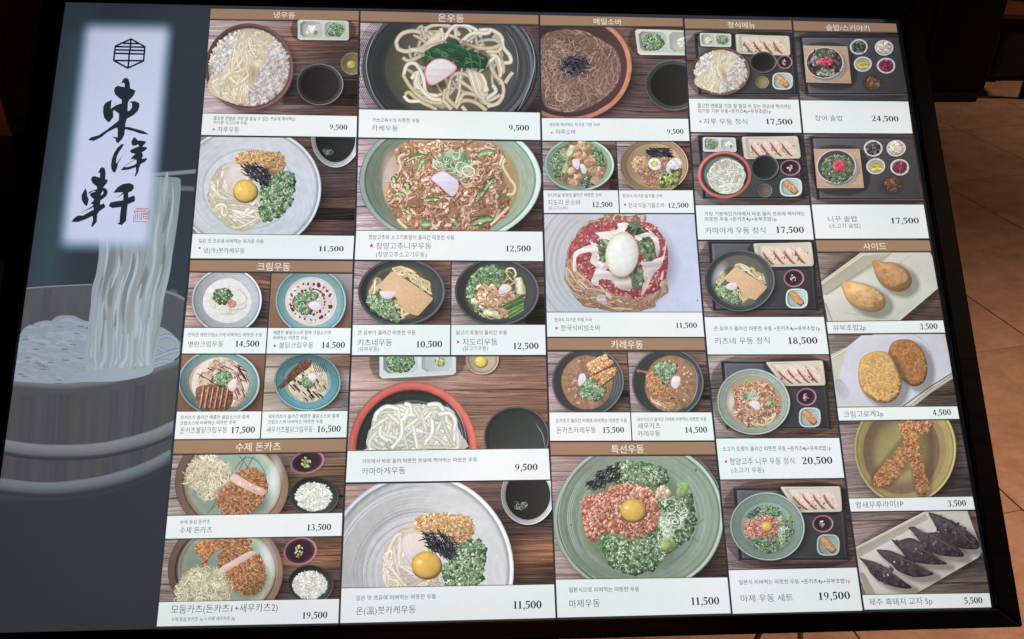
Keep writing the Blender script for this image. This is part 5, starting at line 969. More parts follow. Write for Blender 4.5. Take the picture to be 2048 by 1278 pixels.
# --- soba
SB = ((138, 108, 94), (156, 124, 106), (118, 90, 78), (168, 138, 122), (128, 98, 82))
p = photo(2, 3, 53, 55.3, 235.4, 236.6, C1, 40); p.wood((140, 104, 108), (96, 72, 72), seams=(.52,), warm=(130, 88, 78))
p.BOWL(330, 540, 592, 510, (176, 112, 84), (84, 46, 56), (70, 48, 48), .9, (0, .2), .006, .07, 'wooden_bowl', edge=.6)
p.layer('bowl_shine'); p.RIB([(690, 172), (800, 260), (875, 390), (905, 540), (870, 700), (760, 850), (600, 950)], 20, (196, 132, 92), dark=.75, taper=.7)
p.layer('noodles'); reg = [(55, 300), (120, 220), (280, 185), (460, 200), (620, 280), (760, 370), (810, 500), (800, 660), (700, 800), (500, 930), (300, 970), (100, 920), (55, 700)]
p.POLY(reg, (98, 74, 66), (104, 78, 70), 90, sm=4); p.NOOD(reg, 330, 260, 14, SB, .45, dark=.55, step=26)
p.NOOD([(600, 300), (760, 380), (800, 520), (780, 680), (660, 800), (540, 700), (620, 500)], 60, 300, 14, SB, .12, ang=100, spread=.4, dark=.6, step=30)
p.LOOPS(('e', 390, 740, 170, 120), 26, 50, SB, 13); p.LOOPS(('e', 330, 830, 90, 50), 6, 70, SB, 15); p.LOOPS(('e', 180, 400, 110, 130), 14, 50, SB, 13)
p.SH(360, 540, 170, 120, .5, inner=.4); p.SEAWEED(('e', 370, 540, 130, 90), 110, 110, 10, 10, .9); p.SEAWEED(('e', 400, 500, 90, 50), 40, 90, 16, -10, .6); p.layer('seaweed_shine'); p.STR(('e', 330, 580, 110, 60), 16, 60, 5, [(120, 124, 134), (150, 152, 160)], 20, .8)
box_dish(p, [(940, 185), (1530, 200), (1530, 435), (975, 430)], .52, 'negi', 'daikon', (196, 204, 194))
p.DIP(1310, 720, 272, 240, (112, 116, 112), (70, 74, 72), (38, 36, 34), .82); p.end_all()
p = photo(2, 7, 283, 283, 379.8, 379.9, C2, 41, gr=1.1); p.wood((146, 128, 128), (98, 76, 72), seams=(.15,), warm=(170, 96, 76), band=(.6, 1, .85))
p.BOWL(484, 400, 434, 330, (166, 202, 182), (132, 166, 144), (124, 116, 76), .82, (350, .14), .006, .06, 'celadon_bowl', edge=.6)
p.layer('noodles'); p.NOOD(('e', 480, 400, 340, 290), 120, 200, 14, ((150, 122, 84), (128, 104, 72), (166, 140, 98)), .6, dark=.6); p.LOOPS([(150, 300), (300, 200), (380, 260), (330, 500), (200, 560), (140, 450)], 110, 20, [(172, 178, 130), (146, 156, 106), (190, 196, 156)], 8)
p.NEGI([(140, 320), (220, 250), (300, 350), (300, 520), (200, 560)], 110, 24, .8, dark=.95); p.NEGI([(640, 180), (740, 220), (800, 380), (780, 460), (680, 420), (660, 300)], 110, 26, .5, dark=.9); p.NEGI(('e', 590, 610, 90, 60), 50, 30, .3, dark=.75)
M_ = ((214, 164, 126), (196, 142, 104), (224, 184, 152), (176, 120, 84)); p.layer('chicken')
for x, y in ((480, 190), (560, 210), (470, 290), (540, 320), (640, 340), (600, 390), (430, 460), (400, 500), (470, 580), (400, 610), (430, 640), (720, 480), (740, 540), (640, 480), (520, 150)): p.BITS(('e', x, y, 40, 28), 22, 38, [mul(mixc(q, (170, 140, 110), .35), .97) for q in M_], 2.4, 6, .4)
p.E(680, 600, 58, 52, [(1, (150, 100, 80)), (.9, (206, 160, 140)), (0, (196, 146, 120))], wob=.04)
p.layer('grilled_leek'); p.RIB([(400, 175), (375, 235), (345, 300)], 76, (206, 200, 164), dark=.75, taper=.2); p.RIB([(325, 395), (310, 450), (290, 515)], 76, (166, 180, 126), dark=.75, taper=.2)
p.KAMA([(392, 360), (440, 338), (488, 360), (486, 430), (462, 475), (415, 430)], pink=(222, 160, 164)); p.KAMA([(490, 420), (530, 400), (575, 470), (560, 520), (520, 515)], pink=(222, 160, 164)); p.end_all()
p = photo(7, 3, 283, 283, 379.9, 379.9, C2, 42, gl=1.1); p.wood((160, 140, 146), (92, 66, 62), seams=(.1,), warm=(176, 110, 76))
p.BOWL(1414, 410, 424, 350, (196, 166, 126), (150, 116, 94), (178, 150, 108), .8, (5, .2), .006, .025, 'brass_bowl', edge=.6)
p.layer('noodles'); p.NOOD(('e', 1400, 440, 200, 170), 60, 160, 14, SB, .5); 
p.layer('ground_sesame'); p.BITS([(1140, 380), (1190, 300), (1310, 300), (1330, 420), (1260, 500), (1180, 490)], 260, 22, [(196, 158, 120), (176, 136, 98), (210, 178, 140)], 1.5, 6, .3)
p.layer('minced_meat'); p.BITS([(1260, 500), (1340, 470), (1400, 490), (1520, 480), (1540, 640), (1440, 680), (1330, 670), (1270, 590)], 300, 26, [(160, 110, 84), (180, 132, 104), (136, 90, 70)], 1.6, 6, .4); p.BITS([(1470, 320), (1600, 320), (1580, 420), (1510, 480)], 90, 26, [(160, 110, 84), (180, 132, 104)], 1.6)
p.SEAWEED([(1310, 250), (1400, 200), (1600, 210), (1640, 320), (1560, 320), (1400, 310)], 150, 100, 11, 10, .7)
p.layer('grated_radish'); p.POLY([(1570, 410), (1650, 330), (1740, 340), (1750, 420), (1640, 510), (1570, 500)], (226, 218, 230), (206, 198, 210), 60, sm=4); p.BITS([(1580, 420), (1650, 340), (1740, 350), (1740, 420), (1640, 500)], 60, 26, [(232, 226, 234), (212, 204, 214)], con=.12)
p.layer('green_chillies'); p.BITS([(1500, 560), (1600, 500), (1740, 450), (1750, 520), (1690, 680), (1480, 680)], 130, 36, [(86, 104, 52), (120, 140, 76), (156, 172, 104), (64, 84, 44)], 1.7, 7, .4)
p.layer('egg_half'); p.E(1420, 402, 82, 72, [(1, (196, 188, 178)), (.93, (236, 232, 230)), (0, (232, 228, 224))], rot=.5); p.E(1414, 398, 46, 42, [(1, (180, 188, 96)), (0, (196, 204, 110))]); p.end_all()
p = photo(2, 3, 427.8, 427.8, 623.8, 623.8, C3, 43)
p.flat((190, 190, 188), (196, 204, 230), (188, 200, 232), (176, 182, 196)); p.layer('bowl_grooves', True)
for k in range(16):
    r = 520+k*26; p.RIB([(700+r*math.cos(a), 480+r*.9*math.sin(a)) for a in np.linspace(2.3+.1*math.sin(k*3), 4.1, 14)], p.R.uniform(8, 22), p.R.choice([(216, 222, 232), (168, 166, 162), (204, 206, 208)]), dark=1, light=1, taper=.9, a=.5)
p.SH(770, 500, 520, 460, .5, (110, 100, 96), inner=.82)
p.layer('noodles'); reg = ('e', 690, 485, 455, 445); BN_ = ((166, 126, 100), (184, 146, 120), (146, 108, 84), (194, 160, 136)); p.E(690, 485, 440, 430, [(1, (128, 96, 78)), (0, (110, 76, 66))], wob=.02); p.NOOD(reg, 190, 260, 20, BN_, .4, dark=.6, step=34)
p.NOOD([(240, 460), (330, 440), (430, 660), (620, 800), (1000, 800), (1060, 880), (900, 920), (640, 915), (400, 880), (300, 760), (230, 640)], 90, 320, 24, BN_, .2, dark=.6, swirl=(690, 480), step=38)
p.LOOPS([(460, 90), (620, 60), (1000, 80), (900, 110), (600, 110)], 14, 44, BN_, 22)
p.layer('red_sauce'); reg = [(470, 120), (700, 95), (840, 110), (1000, 120), (1080, 190), (1150, 300), (1170, 480), (1130, 680), (1040, 760), (920, 820), (760, 800), (600, 750), (480, 710), (420, 650), (350, 520), (280, 440), (255, 420), (290, 300), (380, 190)]
p.POLY(reg, (176, 74, 80), (140, 52, 62), 60, sm=4); p.BITS(reg, 1300, 17, [(176, 92, 92), (152, 70, 74), (196, 124, 118), (128, 56, 60), (206, 150, 142), (164, 80, 82)], 2.4, 6, .3, (.92, 1.06)); p.layer('noodles'); p.NOOD([(330, 560), (440, 650), (700, 760), (940, 800), (1060, 740), (1150, 600), (1170, 760), (1000, 880), (700, 880), (420, 780), (300, 640)], 46, 240, 20, BN_, .25, dark=.62, swirl=(690, 480), step=34); p.layer('red_sauce')
WC = (224, 212, 212); p.layer('white_cabbage')
for q in ([(700, 140), (740, 125), (800, 130), (830, 190), (700, 250), (640, 300), (640, 430), (600, 560), (530, 560), (500, 520), (455, 480), (470, 400), (400, 400), (330, 440), (330, 560), (300, 560), (300, 420), (330, 380), (440, 330), (520, 310), (540, 250), (510, 215), (700, 190)], [(860, 240), (960, 210), (1030, 240), (1070, 270), (1090, 380), (1060, 430), (1040, 330), (980, 250), (900, 290)], [(960, 165), (1030, 220), (1080, 270), (1060, 270), (980, 200)],
          [(1140, 300), (1150, 320), (1110, 500), (1030, 600), (940, 780), (920, 770), (940, 640), (930, 520), (900, 490), (1000, 470), (1060, 450), (1120, 420)], [(470, 640), (520, 540), (600, 560), (700, 590), (820, 610), (840, 720), (760, 740), (700, 710), (640, 650), (540, 640), (530, 700), (470, 680)], [(520, 790), (580, 780), (600, 830), (610, 860), (560, 860), (520, 840)], [(1090, 640), (1110, 570), (1125, 570), (1115, 640)], [(600, 750), (650, 790), (640, 820), (600, 780)]):
    p.POLY(q, mul(WC, 1.03), (206, 186, 180), 70, sm=3)
for k in range(90): x, y = p.rnd([(360, 300), (700, 200), (1080, 300), (1000, 700), (600, 720), (460, 600)]) if k > 60 else p.rnd([(480, 330), (640, 250), (600, 540), (500, 520)]); p.RIB([(x-16, y-10), (x+p.R.uniform(-8, 8), y), (x+18, y+14)], 8, p.R.choice([(204, 184, 178), (232, 224, 224)]), dark=.97, taper=.8)
p.layer('cucumber_slices'); gg = ((88, 102, 76), (108, 122, 92), (76, 90, 66))
for q in ([(790, 170), (840, 115), (900, 130), (950, 180), (990, 200), (870, 240), (830, 210), (770, 205)], [(530, 290), (580, 275), (640, 300), (600, 420), (590, 490), (550, 460), (530, 400)], [(905, 300), (980, 250), (1030, 300), (1050, 420), (1010, 480), (940, 450), (900, 380)], [(830, 600), (880, 520), (930, 560), (940, 660), (900, 720), (840, 720)]):
    c = p.R.choice(gg); p.POLY(q, mul(c, 1.1), mul(c, .8), 50, sm=4); cx, cy = np.mean(q, 0); p.POLY([(cx+(x-cx)*.6-4, cy+(y-cy)*.6-4) for x, y in q], mul(c, 1.2), mul(c, 1.0), 50, sm=4); p.BITS([tuple(a) for a in q], 40, 26, [mul(c, .85), mul(c, 1.15), mul(c, .7), mul(c, 1.3)], 2.6, 6, .2)
p.SH(760, 450, 170, 225, .6, (60, 60, 50), inner=.8); p.layer('boiled_egg'); p.E(744, 415, 152, 206, [(1, (168, 164, 134)), (.95, (200, 198, 172)), (.85, (216, 216, 198)), (.7, (224, 225, 214)), (.5, (228, 230, 226)), (.25, (229, 231, 231)), (0, (230, 232, 234))], light=(200, .07), rot=.09); p.layer('pepper_speck'); p.BITS(('e', 1430, 832, 3, 3), 1, 11, [(60, 66, 90)], 1); p.end_all()
# --- curry udon
def curry(p, cx, cy, rx, ry, ccx, ccy, cr, cq):
    p.BOWL(cx, cy, rx, ry, (96, 100, 106), (62, 66, 70), (70, 66, 62), .8, (0, .16), .006, .04, 'black_bowl', rings=12, edge=.6)
    p.layer('curry_sauce'); p.E(ccx, ccy, cr, cq, [(1, (122, 98, 66)), (.95, (150, 112, 82)), (.7, (154, 112, 88)), (0, (148, 104, 84))], wob=.012, light=(60, .04)); p.BITS(('e', ccx, ccy, cr*.85, cq*.85), 70, 20, [(190, 154, 122), (168, 128, 98), (204, 168, 136)], 1.6, 6, .3); p.BITS(('e', ccx, ccy, cr*.9, cq*.9), 90, 14, [(128, 88, 68), (170, 128, 104)], 1.6, 6, .2)
p = photo(2, 8, 702.8, 702.8, 823.8, 823.8, C4, 44, gr=1.1); p.wood((150, 128, 128), (106, 84, 76), seams=(.2,), warm=(150, 106, 84), band=(.66, .76, .8))
curry(p, 438, 530, 366, 352, 430, 535, 262, 282)
p.layer('bowl_grooves')
for k in range(6): r = 268+k*13; p.RIB([(432+r*math.cos(a), 535+r*1.04*math.sin(a)) for a in np.linspace(-.5, .7, 9)], 5, (120, 128, 140) if k % 2 else (76, 82, 92), dark=1, taper=.9)
p.layer('pork_cutlet')
for (x0, y0, x1, y1, w) in ((430, 380, 640, 278, 80), (470, 430, 690, 322, 60), (510, 495, 725, 400, 62), (545, 560, 715, 430, 56)):
    p.RIB([(x0+6, y0+14), ((x0+x1)/2+6, (y0+y1)/2+12), (x1+4, y1+14)], w*1.05, (112, 72, 46), dark=.9, taper=.3, sm=5); p.RIB([(x0, y0), ((x0+x1)/2, (y0+y1)/2-3), (x1, y1)], w, (204, 150, 98), dark=.8, light=1.08, taper=.3, sm=5)
    for _ in range(70):
        t, o = p.R.random(), p.R.uniform(-.42, .42)*w; p.BITS(('e', x0+(x1-x0)*t+o*.4, y0+(y1-y0)*t+o, 3, 3), 1, 15, [(222, 172, 118), (186, 126, 76), (210, 156, 104), (170, 112, 68), (226, 186, 140)], 2.4, 6, .35)
p.NEGI([(350, 640), (380, 570), (450, 500), (520, 560), (610, 610), (600, 680), (540, 720), (460, 710), (370, 690)], 220, 26, .6, 'leek_shreds')
p.KAMA([(338, 500), (360, 450), (400, 455), (418, 500), (400, 540), (350, 578), (334, 540)], pink=(206, 190, 184)); p.end_all()
p = photo(8, 3, 702.8, 702.8, 823.8, 823.8, C4, 45, gl=1.1); p.wood((152, 130, 130), (100, 78, 72), seams=(.24,), warm=(140, 98, 78), band=(.72, .8, .9))
curry(p, 1256, 540, 368, 356, 1288, 550, 272, 288); p.layer('bowl_rim_shine'); p.RIB([(1440, 300), (1530, 400), (1556, 540), (1520, 700), (1430, 800)], 7, (176, 170, 160), taper=.8)
p.layer('prawn_tail'); p.RIB([(940, 420), (1000, 425), (1060, 440)], [34, 22, 40], (170, 92, 88), dark=.7); p.RIB([(940, 425), (960, 408)], 26, (196, 90, 96), sm=2)
p.CRUST([(1040, 450), (1100, 440), (1200, 500), (1260, 570), (1320, 640), (1340, 720), (1290, 760), (1180, 740), (1090, 660), (1040, 560)], 330, 26, ((182, 122, 82), (160, 96, 64), (206, 150, 104), (216, 176, 140)), 'fried_prawn', (146, 92, 64))
p.layer('noodles'); p.NOOD([(1030, 600), (1100, 700), (1200, 740), (1330, 750), (1300, 820), (1200, 820), (1080, 740)], 34, 140, 16, ((196, 158, 120), (176, 132, 98), (214, 182, 150)), .5, dark=.6)
p.NEGI([(1110, 420), (1140, 350), (1220, 330), (1340, 360), (1330, 440), (1270, 480), (1250, 560), (1210, 540), (1150, 460)], 230, 26, .8, 'leek_shreds', .95); p.KAMA([(1280, 540), (1300, 480), (1350, 474), (1378, 490), (1370, 560), (1330, 608), (1285, 580)], pink=(190, 150, 150)); p.end_all()
# --- mazesoba
def maze(p, f, z, full=True):
    k = 1. if full else .55
    p.SH(*f(640, 560), 430*z, 400*z, .35, (60, 70, 60), inner=.8)
    p.NEGI([f(*q) for q in ((440, 180), (560, 150), (720, 170), (800, 200), (830, 280), (740, 310), (620, 290), (480, 290), (430, 240))], int(300*k), 26*z, .5, dark=.95)
    p.SEAWEED([f(*q) for q in ((280, 300), (380, 200), (500, 160), (500, 260), (420, 300), (330, 350))], int(150*k), 60*z, 7*z, -35, .8)
    p.NEGI([f(*q) for q in ((760, 400), (860, 380), (980, 360), (990, 470), (1010, 560), (960, 660), (880, 720), (800, 780), (760, 740), (760, 560))], int(300*k), 26*z, .4, 'leek_shreds', .85)
    p.layer('leek_curls'); p.NOOD([f(*q) for q in ((800, 400), (920, 390), (960, 480), (900, 700), (820, 770), (770, 700), (770, 520))], int(40*k), 130*z, 9*z, ((176, 190, 160), (204, 212, 190), (150, 168, 132)), .6, dark=.7); p.LOOPS([f(*q) for q in ((770, 520), (900, 480), (860, 580), (780, 760), (760, 600))], int(26*k), 32*z, [(180, 196, 160), (206, 214, 194)], 8*z)
    p.NEGI([f(*q) for q in ((370, 650), (450, 630), (600, 660), (720, 640), (760, 760), (800, 790), (720, 870), (600, 900), (480, 870), (410, 790))], int(480*k), 26*z, .2, dark=.92)
    M_ = ((186, 112, 92), (204, 138, 116), (166, 92, 74), (216, 160, 140), (150, 84, 66)); p.layer('minced_meat'); reg = [f(*q) for q in ((240, 420), (300, 370), (410, 360), (440, 310), (560, 300), (680, 320), (740, 400), (760, 480), (740, 600), (680, 630), (580, 670), (470, 620), (380, 630), (330, 690), (270, 640), (250, 540))]
    p.POLY(reg, (150, 94, 78), (140, 82, 66), 60, sm=4); p.BITS(reg, int(1900*k), 15*z/(.8 if full else .6), M_, 1.9, 6, .5); p.STR(reg, int(260*k), 20*z, 5*z, [(226, 176, 156), (124, 62, 50)])
    p.layer('chopped_garlic'); p.BITS(('e', *f(778, 362), 40*z, 42*z), int(60*k), 24*z, [(206, 186, 156), (190, 166, 130), (216, 200, 172)], 1.3, 6, .3)
    p.layer('cucumber_slices'); p.BITS([f(*q) for q in ((880, 300), (940, 300), (950, 360), (890, 380))], 12, 50*z, [(120, 146, 84), (140, 164, 100)], 1.3, 8, .3); p.BITS(('e', *f(820, 715), 34*z, 40*z), 8, 56*z, [(124, 146, 84), (142, 160, 100)], 1.3, 8, .3)
    p.layer('chives')
    for q in ([(400, 640), (470, 640), (560, 665)], [(280, 700), (360, 720), (420, 700)], [(270, 740), (340, 740), (390, 770)], [(960, 560), (1020, 560), (1060, 530)], [(940, 620), (980, 660), (1025, 690)]): p.RIB([f(*a) for a in q], 9*z, (104, 140, 96), dark=.7, taper=.7)
    p.YOLK(*f(577, 474), 84*z, 76*z, (222, 176, 76))
p = photo(2, 3, 912.3, 911, 1158.2, 1153.8, C5, 46); p.wood((146, 122, 118), (96, 74, 72), seams=(.12,), warm=(130, 90, 76))
p.BOWL(630, 520, 572, 520, (168, 186, 172), (128, 142, 124), (134, 160, 146), .7, (350, .10), .008, .035, 'celadon_bowl', rings=18, edge=.6)
p.layer('bowl_grooves')
for k in range(22):
    r = 300+k*11; a0 = p.R.choice([-.9, 1.0, 2.4]); p.RIB([(640+r*1.1*math.cos(a), 520+r*1.02*math.sin(a)) for a in np.linspace(a0, a0+p.R.uniform(1, 1.9), 14)], 6, p.R.choice([(150, 176, 162), (122, 142, 128), (142, 166, 150)]), dark=1, light=1.03, taper=.9)
p.layer('broth'); p.E(600, 530, 380, 380, [(0, (128, 136, 100)), (.9, (132, 146, 116)), (1, (140, 160, 142))], wob=.02)
maze(p, lambda x, y: (x, y), 1.); p.layer('herb_speck'); p.BITS(('e', 1000, 210, 6, 6), 2, 16, [(80, 100, 80)]); p.BITS(('e', 170, 575, 6, 6), 2, 10, [(60, 70, 60)]); p.end_all()
# --- set trays
def bil(Q, u, v): Q = [np.array(a, float) for a in Q]; return tuple((Q[0]*(1-u)+Q[1]*u)*(1-v)+(Q[3]*(1-u)+Q[2]*u)*v)
def tray(p, x0, y0, x1, y1, sk=0, lt=30):
    p.SHP([(x0, y0), (x1, y0), (x1+sk, y1), (x0+sk, y1)], .5, blur=12); p.layer('serving_tray')
    q = [(x0, y0), (x1, y0+8), (x1+sk, y1), (x0+sk, y1)]; p.POLY(q, (44, 44, 46), (40, 38, 40)); i = lambda a: [bil(q, a, a), bil(q, 1-a, a), bil(q, 1-a, 1-a), bil(q, a, 1-a)]
    p.POLY(i(.03), (102, 106, 116), (48, 46, 50), lt); p.POLY([bil(q, .05, .05), bil(q, .95, .05), bil(q, .95, .95), bil(q, .05, .95)], (92, 94, 102), (46, 44, 47), lt)
    p.RIB([bil(q, .02, 1.), bil(q, .98, 1.)], 7, (92, 84, 88), dark=.8, sm=0); p.RIB([bil(q, .965, .06), bil(q, .965, .96)], 5, (78, 76, 78), dark=.8, sm=0)
def pork_plate(p, Q):
    p.SHP(Q, .55, blur=13); p.layer('oblong_plate'); rr = lambda a: [bil(Q, a+.02, a), bil(Q, .5, a+.01), bil(Q, 1-a-.02, a), bil(Q, 1-a, a+.06), bil(Q, 1-a+.005, .5), bil(Q, 1-a, 1-a-.08), bil(Q, 1-a-.03, 1-a), bil(Q, .5, 1-a), bil(Q, a+.03, 1-a), bil(Q, a, 1-a-.08), bil(Q, a, a+.06)]
    p.POLY(rr(0), (176, 164, 140), (196, 186, 166)); p.POLY(rr(.015), (212, 204, 184), (206, 196, 178)); p.POLY(rr(.055), (178, 168, 152), (206, 198, 180), 0); p.POLY([bil(Q, .12, .12), bil(Q, .93, .1), bil(Q, .93, .88), bil(Q, .12, .86)], (212, 206, 188), (204, 196, 176), 0)
    for k in range(4):
        u = .17+k*.185; a, b = bil(Q, u+.03, .24+(.03 if k == 0 else 0)), bil(Q, u+.18, .80); w = np.hypot(*(np.array(bil(Q, .13, 0))-np.array(bil(Q, 0, 0))))
        n = np.array([b[1]-a[1], a[0]-b[0]]); n = n/np.hypot(*n); rib_ = [a, ((a[0]+b[0])/2, (a[1]+b[1])/2), b]
        p.layer('pork_slice'); p.RIB([(x-n[0]*w*.12, y-n[1]*w*.0+w*.10) for x, y in rib_], w*1.28, (152, 96, 76), dark=.85, taper=.35)
        reg = ('e', (a[0]+b[0])/2-n[0]*w*.2, (a[1]+b[1])/2+w*.12, abs(b[0]-a[0])*.55+w*.2, abs(b[1]-a[1])*.55); p.BITS(reg, 26, w*.22, [(150, 88, 70), (128, 68, 56), (172, 108, 88)], 1.6, 6, .4)
        p.RIB(rib_, w*1.02, (226, 198, 184), dark=.88, light=1.03, taper=.2); p.BITS(('e', (a[0]+b[0])/2, (a[1]+b[1])/2, abs(b[0]-a[0])*.32, abs(b[1]-a[1])*.4), 14, w*.2, [(226, 190, 178), (206, 162, 148)], 1.6, 6, .1)
def inari_dish(p, cx, cy, rx, ry, c=(178, 192, 190)):
    sq = lambda k: [(cx+rx*k*math.copysign(abs(math.cos(t))**.62, math.cos(t)), cy+ry*k*math.copysign(abs(math.sin(t))**.62, math.sin(t))) for t in np.linspace(0, 2*math.pi, 25)[:-1]]
    p.SHP(sq(1.), .5, blur=10); p.layer('small_dish'); p.POLY(sq(1), mul(c, .8), mul(c, 1.1), 60); p.POLY(sq(.96), mul(c, 1.14), mul(c, 1.1), 30); p.POLY(sq(.86), mul(c, .62), mul(c, 1.0), 0); p.POLY([(x+rx*.05, y) for x, y in sq(.76)], mul(c, .84), mul(c, 1.02), 0)
    p.layer('inari_sushi'); p.RIB([(cx-rx*.56+4, cy-ry*.62+7), (cx+4, cy+5), (cx+rx*.5+4, cy+ry*.58+7)], rx*.66, (96, 66, 46), dark=.9, taper=.45)
    p.RIB([(cx-rx*.58, cy-ry*.64), (cx-rx*.05, cy-ry*.06), (cx+rx*.48, cy+ry*.52)], rx*.64, (198, 142, 88), dark=.72, light=1.1, taper=.45, sm=6); p.BITS(('e', cx-rx*.05, cy-ry*.06, rx*.4, ry*.4), 24, rx*.16, [(210, 156, 100), (182, 124, 74)], 1.6, 6, .15)
def small_cup(p, cx, cy, rx, ry, c, fl): p.SH(cx+4, cy+5, rx*1.12, ry*1.12, .5); p.layer('small_cup'); p.E(cx, cy, rx, ry, [(1, mul(c, .55)), (.97, c), (.88, mul(c, 1.1)), (.84, mul(c, .6)), (.7, fl), (0, mul(fl, 1.1))], light=(20, .2), wob=.01)
def plum(p, cx, cy, rx, ry): sauce_dish(p, cx, cy, rx, ry, (166, 110, 130), (176, 164, 158), 0.)
W4 = dict(seams=(.4,), warm=(128, 92, 82))
p = photo(3, 4, 59.3, 61.7, 196.4, 198.6, D1, 51); p.wood((126, 108, 112), (92, 76, 78), seams=(.45,), warm=(96, 78, 76)); tray(p, 145, 195, 1165, 815, 45)
pork_plate(p, [(562, 196), (1115, 215), (1128, 418), (580, 395)]); box_dish(p, [(198, 186), (522, 195), (522, 330), (210, 322)], .48, 'daikon', 'negi'); zaru(p, 410, 585, 300, 245)
p.DIP(840, 500, 136, 108, (128, 128, 122)); plum(p, 1058, 500, 78, 70); small_cup(p, 828, 706, 70, 62, (130, 128, 96), (126, 122, 84)); inari_dish(p, 1036, 694, 106, 88); p.end_all()
p = photo(3, 4, 266.5, 267.8, 409.6, 409.7, D2, 52); p.wood((138, 118, 122), (98, 80, 82), seams=(.45,), warm=(110, 84, 80)); tray(p, 140, 88, 1250, 775, 55)
pork_plate(p, [(612, 100), (1225, 92), (1262, 338), (645, 345)]); box_dish(p, [(190, 106), (548, 112), (560, 268), (196, 265)], .52, 'negi', 'daikon', (196, 206, 200))
p.SH(450, 540, 300, 270, .6); p.layer('red_bowl_rim'); p.E(424, 520, 292, 258, [(1, (140, 60, 58)), (.985, (200, 96, 90)), (.93, (212, 116, 108)), (.88, (170, 76, 72)), (.86, (50, 48, 48)), (.76, (64, 70, 68)), (.72, (120, 124, 124)), (.68, (90, 92, 92)), (0, (150, 148, 140))], light=(200, .1))
p.layer('noodles'); reg = ('e', 444, 540, 205, 188); p.E(444, 540, 205, 190, [(0, (190, 186, 172)), (1, (170, 166, 152))], wob=.03); p.NOOD(reg, 120, 190, 21, ((218, 216, 204), (206, 204, 188), (226, 222, 210), (198, 194, 176)), .35, dark=.66)
p.DIP(862, 442, 150, 136, (122, 124, 120), (60, 64, 62), (38, 40, 38)); plum(p, 1138, 446, 112, 88); small_cup(p, 862, 695, 80, 74, (104, 108, 98), (98, 86, 80)); inari_dish(p, 1144, 658, 122, 102, (184, 202, 200)); p.end_all()
p = photo(3, 4, 482, 481, 633.3, 632.8, D3, 53); p.wood((146, 128, 124), (112, 84, 82), seams=(.28,), warm=(130, 90, 84)); tray(p, 135, 68, 1215, 775, 50)
pork_plate(p, [(590, 86), (1188, 72), (1215, 318), (640, 330)]); p.BOWL(456, 468, 356, 316, (92, 98, 104), (60, 64, 68), (96, 92, 80), .8, (0, .2), .006, .04, 'black_bowl', edge=.6)
p.layer('broth'); p.E(460, 470, 292, 268, [(1, (70, 74, 76)), (.94, (98, 98, 88)), (0, (120, 112, 86))]); p.layer('broth_shine', True); p.E(250, 400, 80, 170, [(0, (196, 204, 218), .8), (.5, (170, 178, 190), .5), (1, (130, 130, 120), 0)], rot=.4)
kitsune(p, lambda x, y: (290+(x-312)*.845, 350+(y-180)*.80), .82); p.KAMA([(302, 530), (350, 495), (410, 488), (428, 520), (410, 560), (360, 568), (318, 552)], pink=(206, 160, 176)); plum(p, 1002, 448, 106, 92); inari_dish(p, 1032, 655, 114, 102, (184, 202, 204)); p.end_all()
p = photo(3, 4, 710.3, 709.8, 876.1, 874.6, D4, 54); p.wood((146, 128, 122), (116, 88, 78), seams=(.4,), warm=(150, 104, 80)); tray(p, 190, 150, 1150, 765, 50)
pork_plate(p, [(592, 155), (1120, 140), (1146, 368), (760, 375)]); p.BOWL(485, 520, 336, 300, (172, 188, 176), (140, 158, 148), (176, 150, 120), .76, (350, .1), .008, .04, 'celadon_bowl', edge=.6, rot=.1)
p.layer('broth'); p.E(500, 535, 250, 220, [(1, (150, 150, 110)), (.9, (186, 156, 120)), (0, (176, 136, 104))]); p.layer('broth_shine', True); p.E(285, 520, 60, 130, [(0, (216, 216, 226), .9), (.5, (200, 196, 200), .5), (1, (180, 160, 140), 0)])
beef(p, None, .55, [(300, 420), (360, 380), (450, 350), (560, 340), (640, 380), (700, 470), (735, 590), (680, 680), (560, 750), (440, 740), (350, 680), (300, 600), (320, 500)])
p.layer('noodles'); p.NOOD([(420, 690), (560, 720), (700, 600), (740, 560), (640, 720), (520, 760)], 14, 110, 16, ((206, 186, 140), (216, 198, 160)), .4, dark=.6); p.layer('green_chillies'); p.BITS([(600, 520), (680, 520), (660, 590), (610, 600)], 6, 44, [(110, 150, 92), (140, 170, 110)], 1.6, 8); p.BITS([(380, 460), (420, 450), (410, 500)], 4, 40, [(110, 150, 92)], 1.5, 8); p.BITS([(400, 330), (440, 350), (430, 370)], 4, 30, [(130, 170, 100)], 1.5, 8)
p.layer('shredded_leek'); p.NOOD(('e', 480, 470, 56, 44), 22, 80, 9, ((190, 206, 180), (160, 184, 150)), .6, dark=.66); p.KAMA([(435, 535), (480, 510), (535, 530), (540, 580), (512, 602), (470, 570)], pink=(214, 150, 168)); plum(p, 962, 478, 92, 82); inari_dish(p, 992, 664, 100, 92, (174, 186, 184)); p.end_all()
p = photo(3, 4, 960.2, 957, 1139.3, 1134, D5, 55); p.wood((136, 112, 114), (104, 76, 72), seams=(.3,), warm=(140, 90, 70)); tray(p, 155, 155, 1100, 770, 48)
pork_plate(p, [(548, 142), (1066, 138), (1082, 355), (700, 362)]); p.BOWL(445, 482, 320, 290, (168, 184, 174), (116, 134, 124), (134, 164, 150), .72, (350, .1), .008, .035, 'celadon_bowl', edge=.6, rot=.1, rings=10)
maze(p, lambda x, y: (425+(x-577)*.555, 482+(y-474)*.535), .545, False); plum(p, 900, 460, 90, 74); inari_dish(p, 945, 640, 98, 92, (154, 168, 160)); p.end_all()
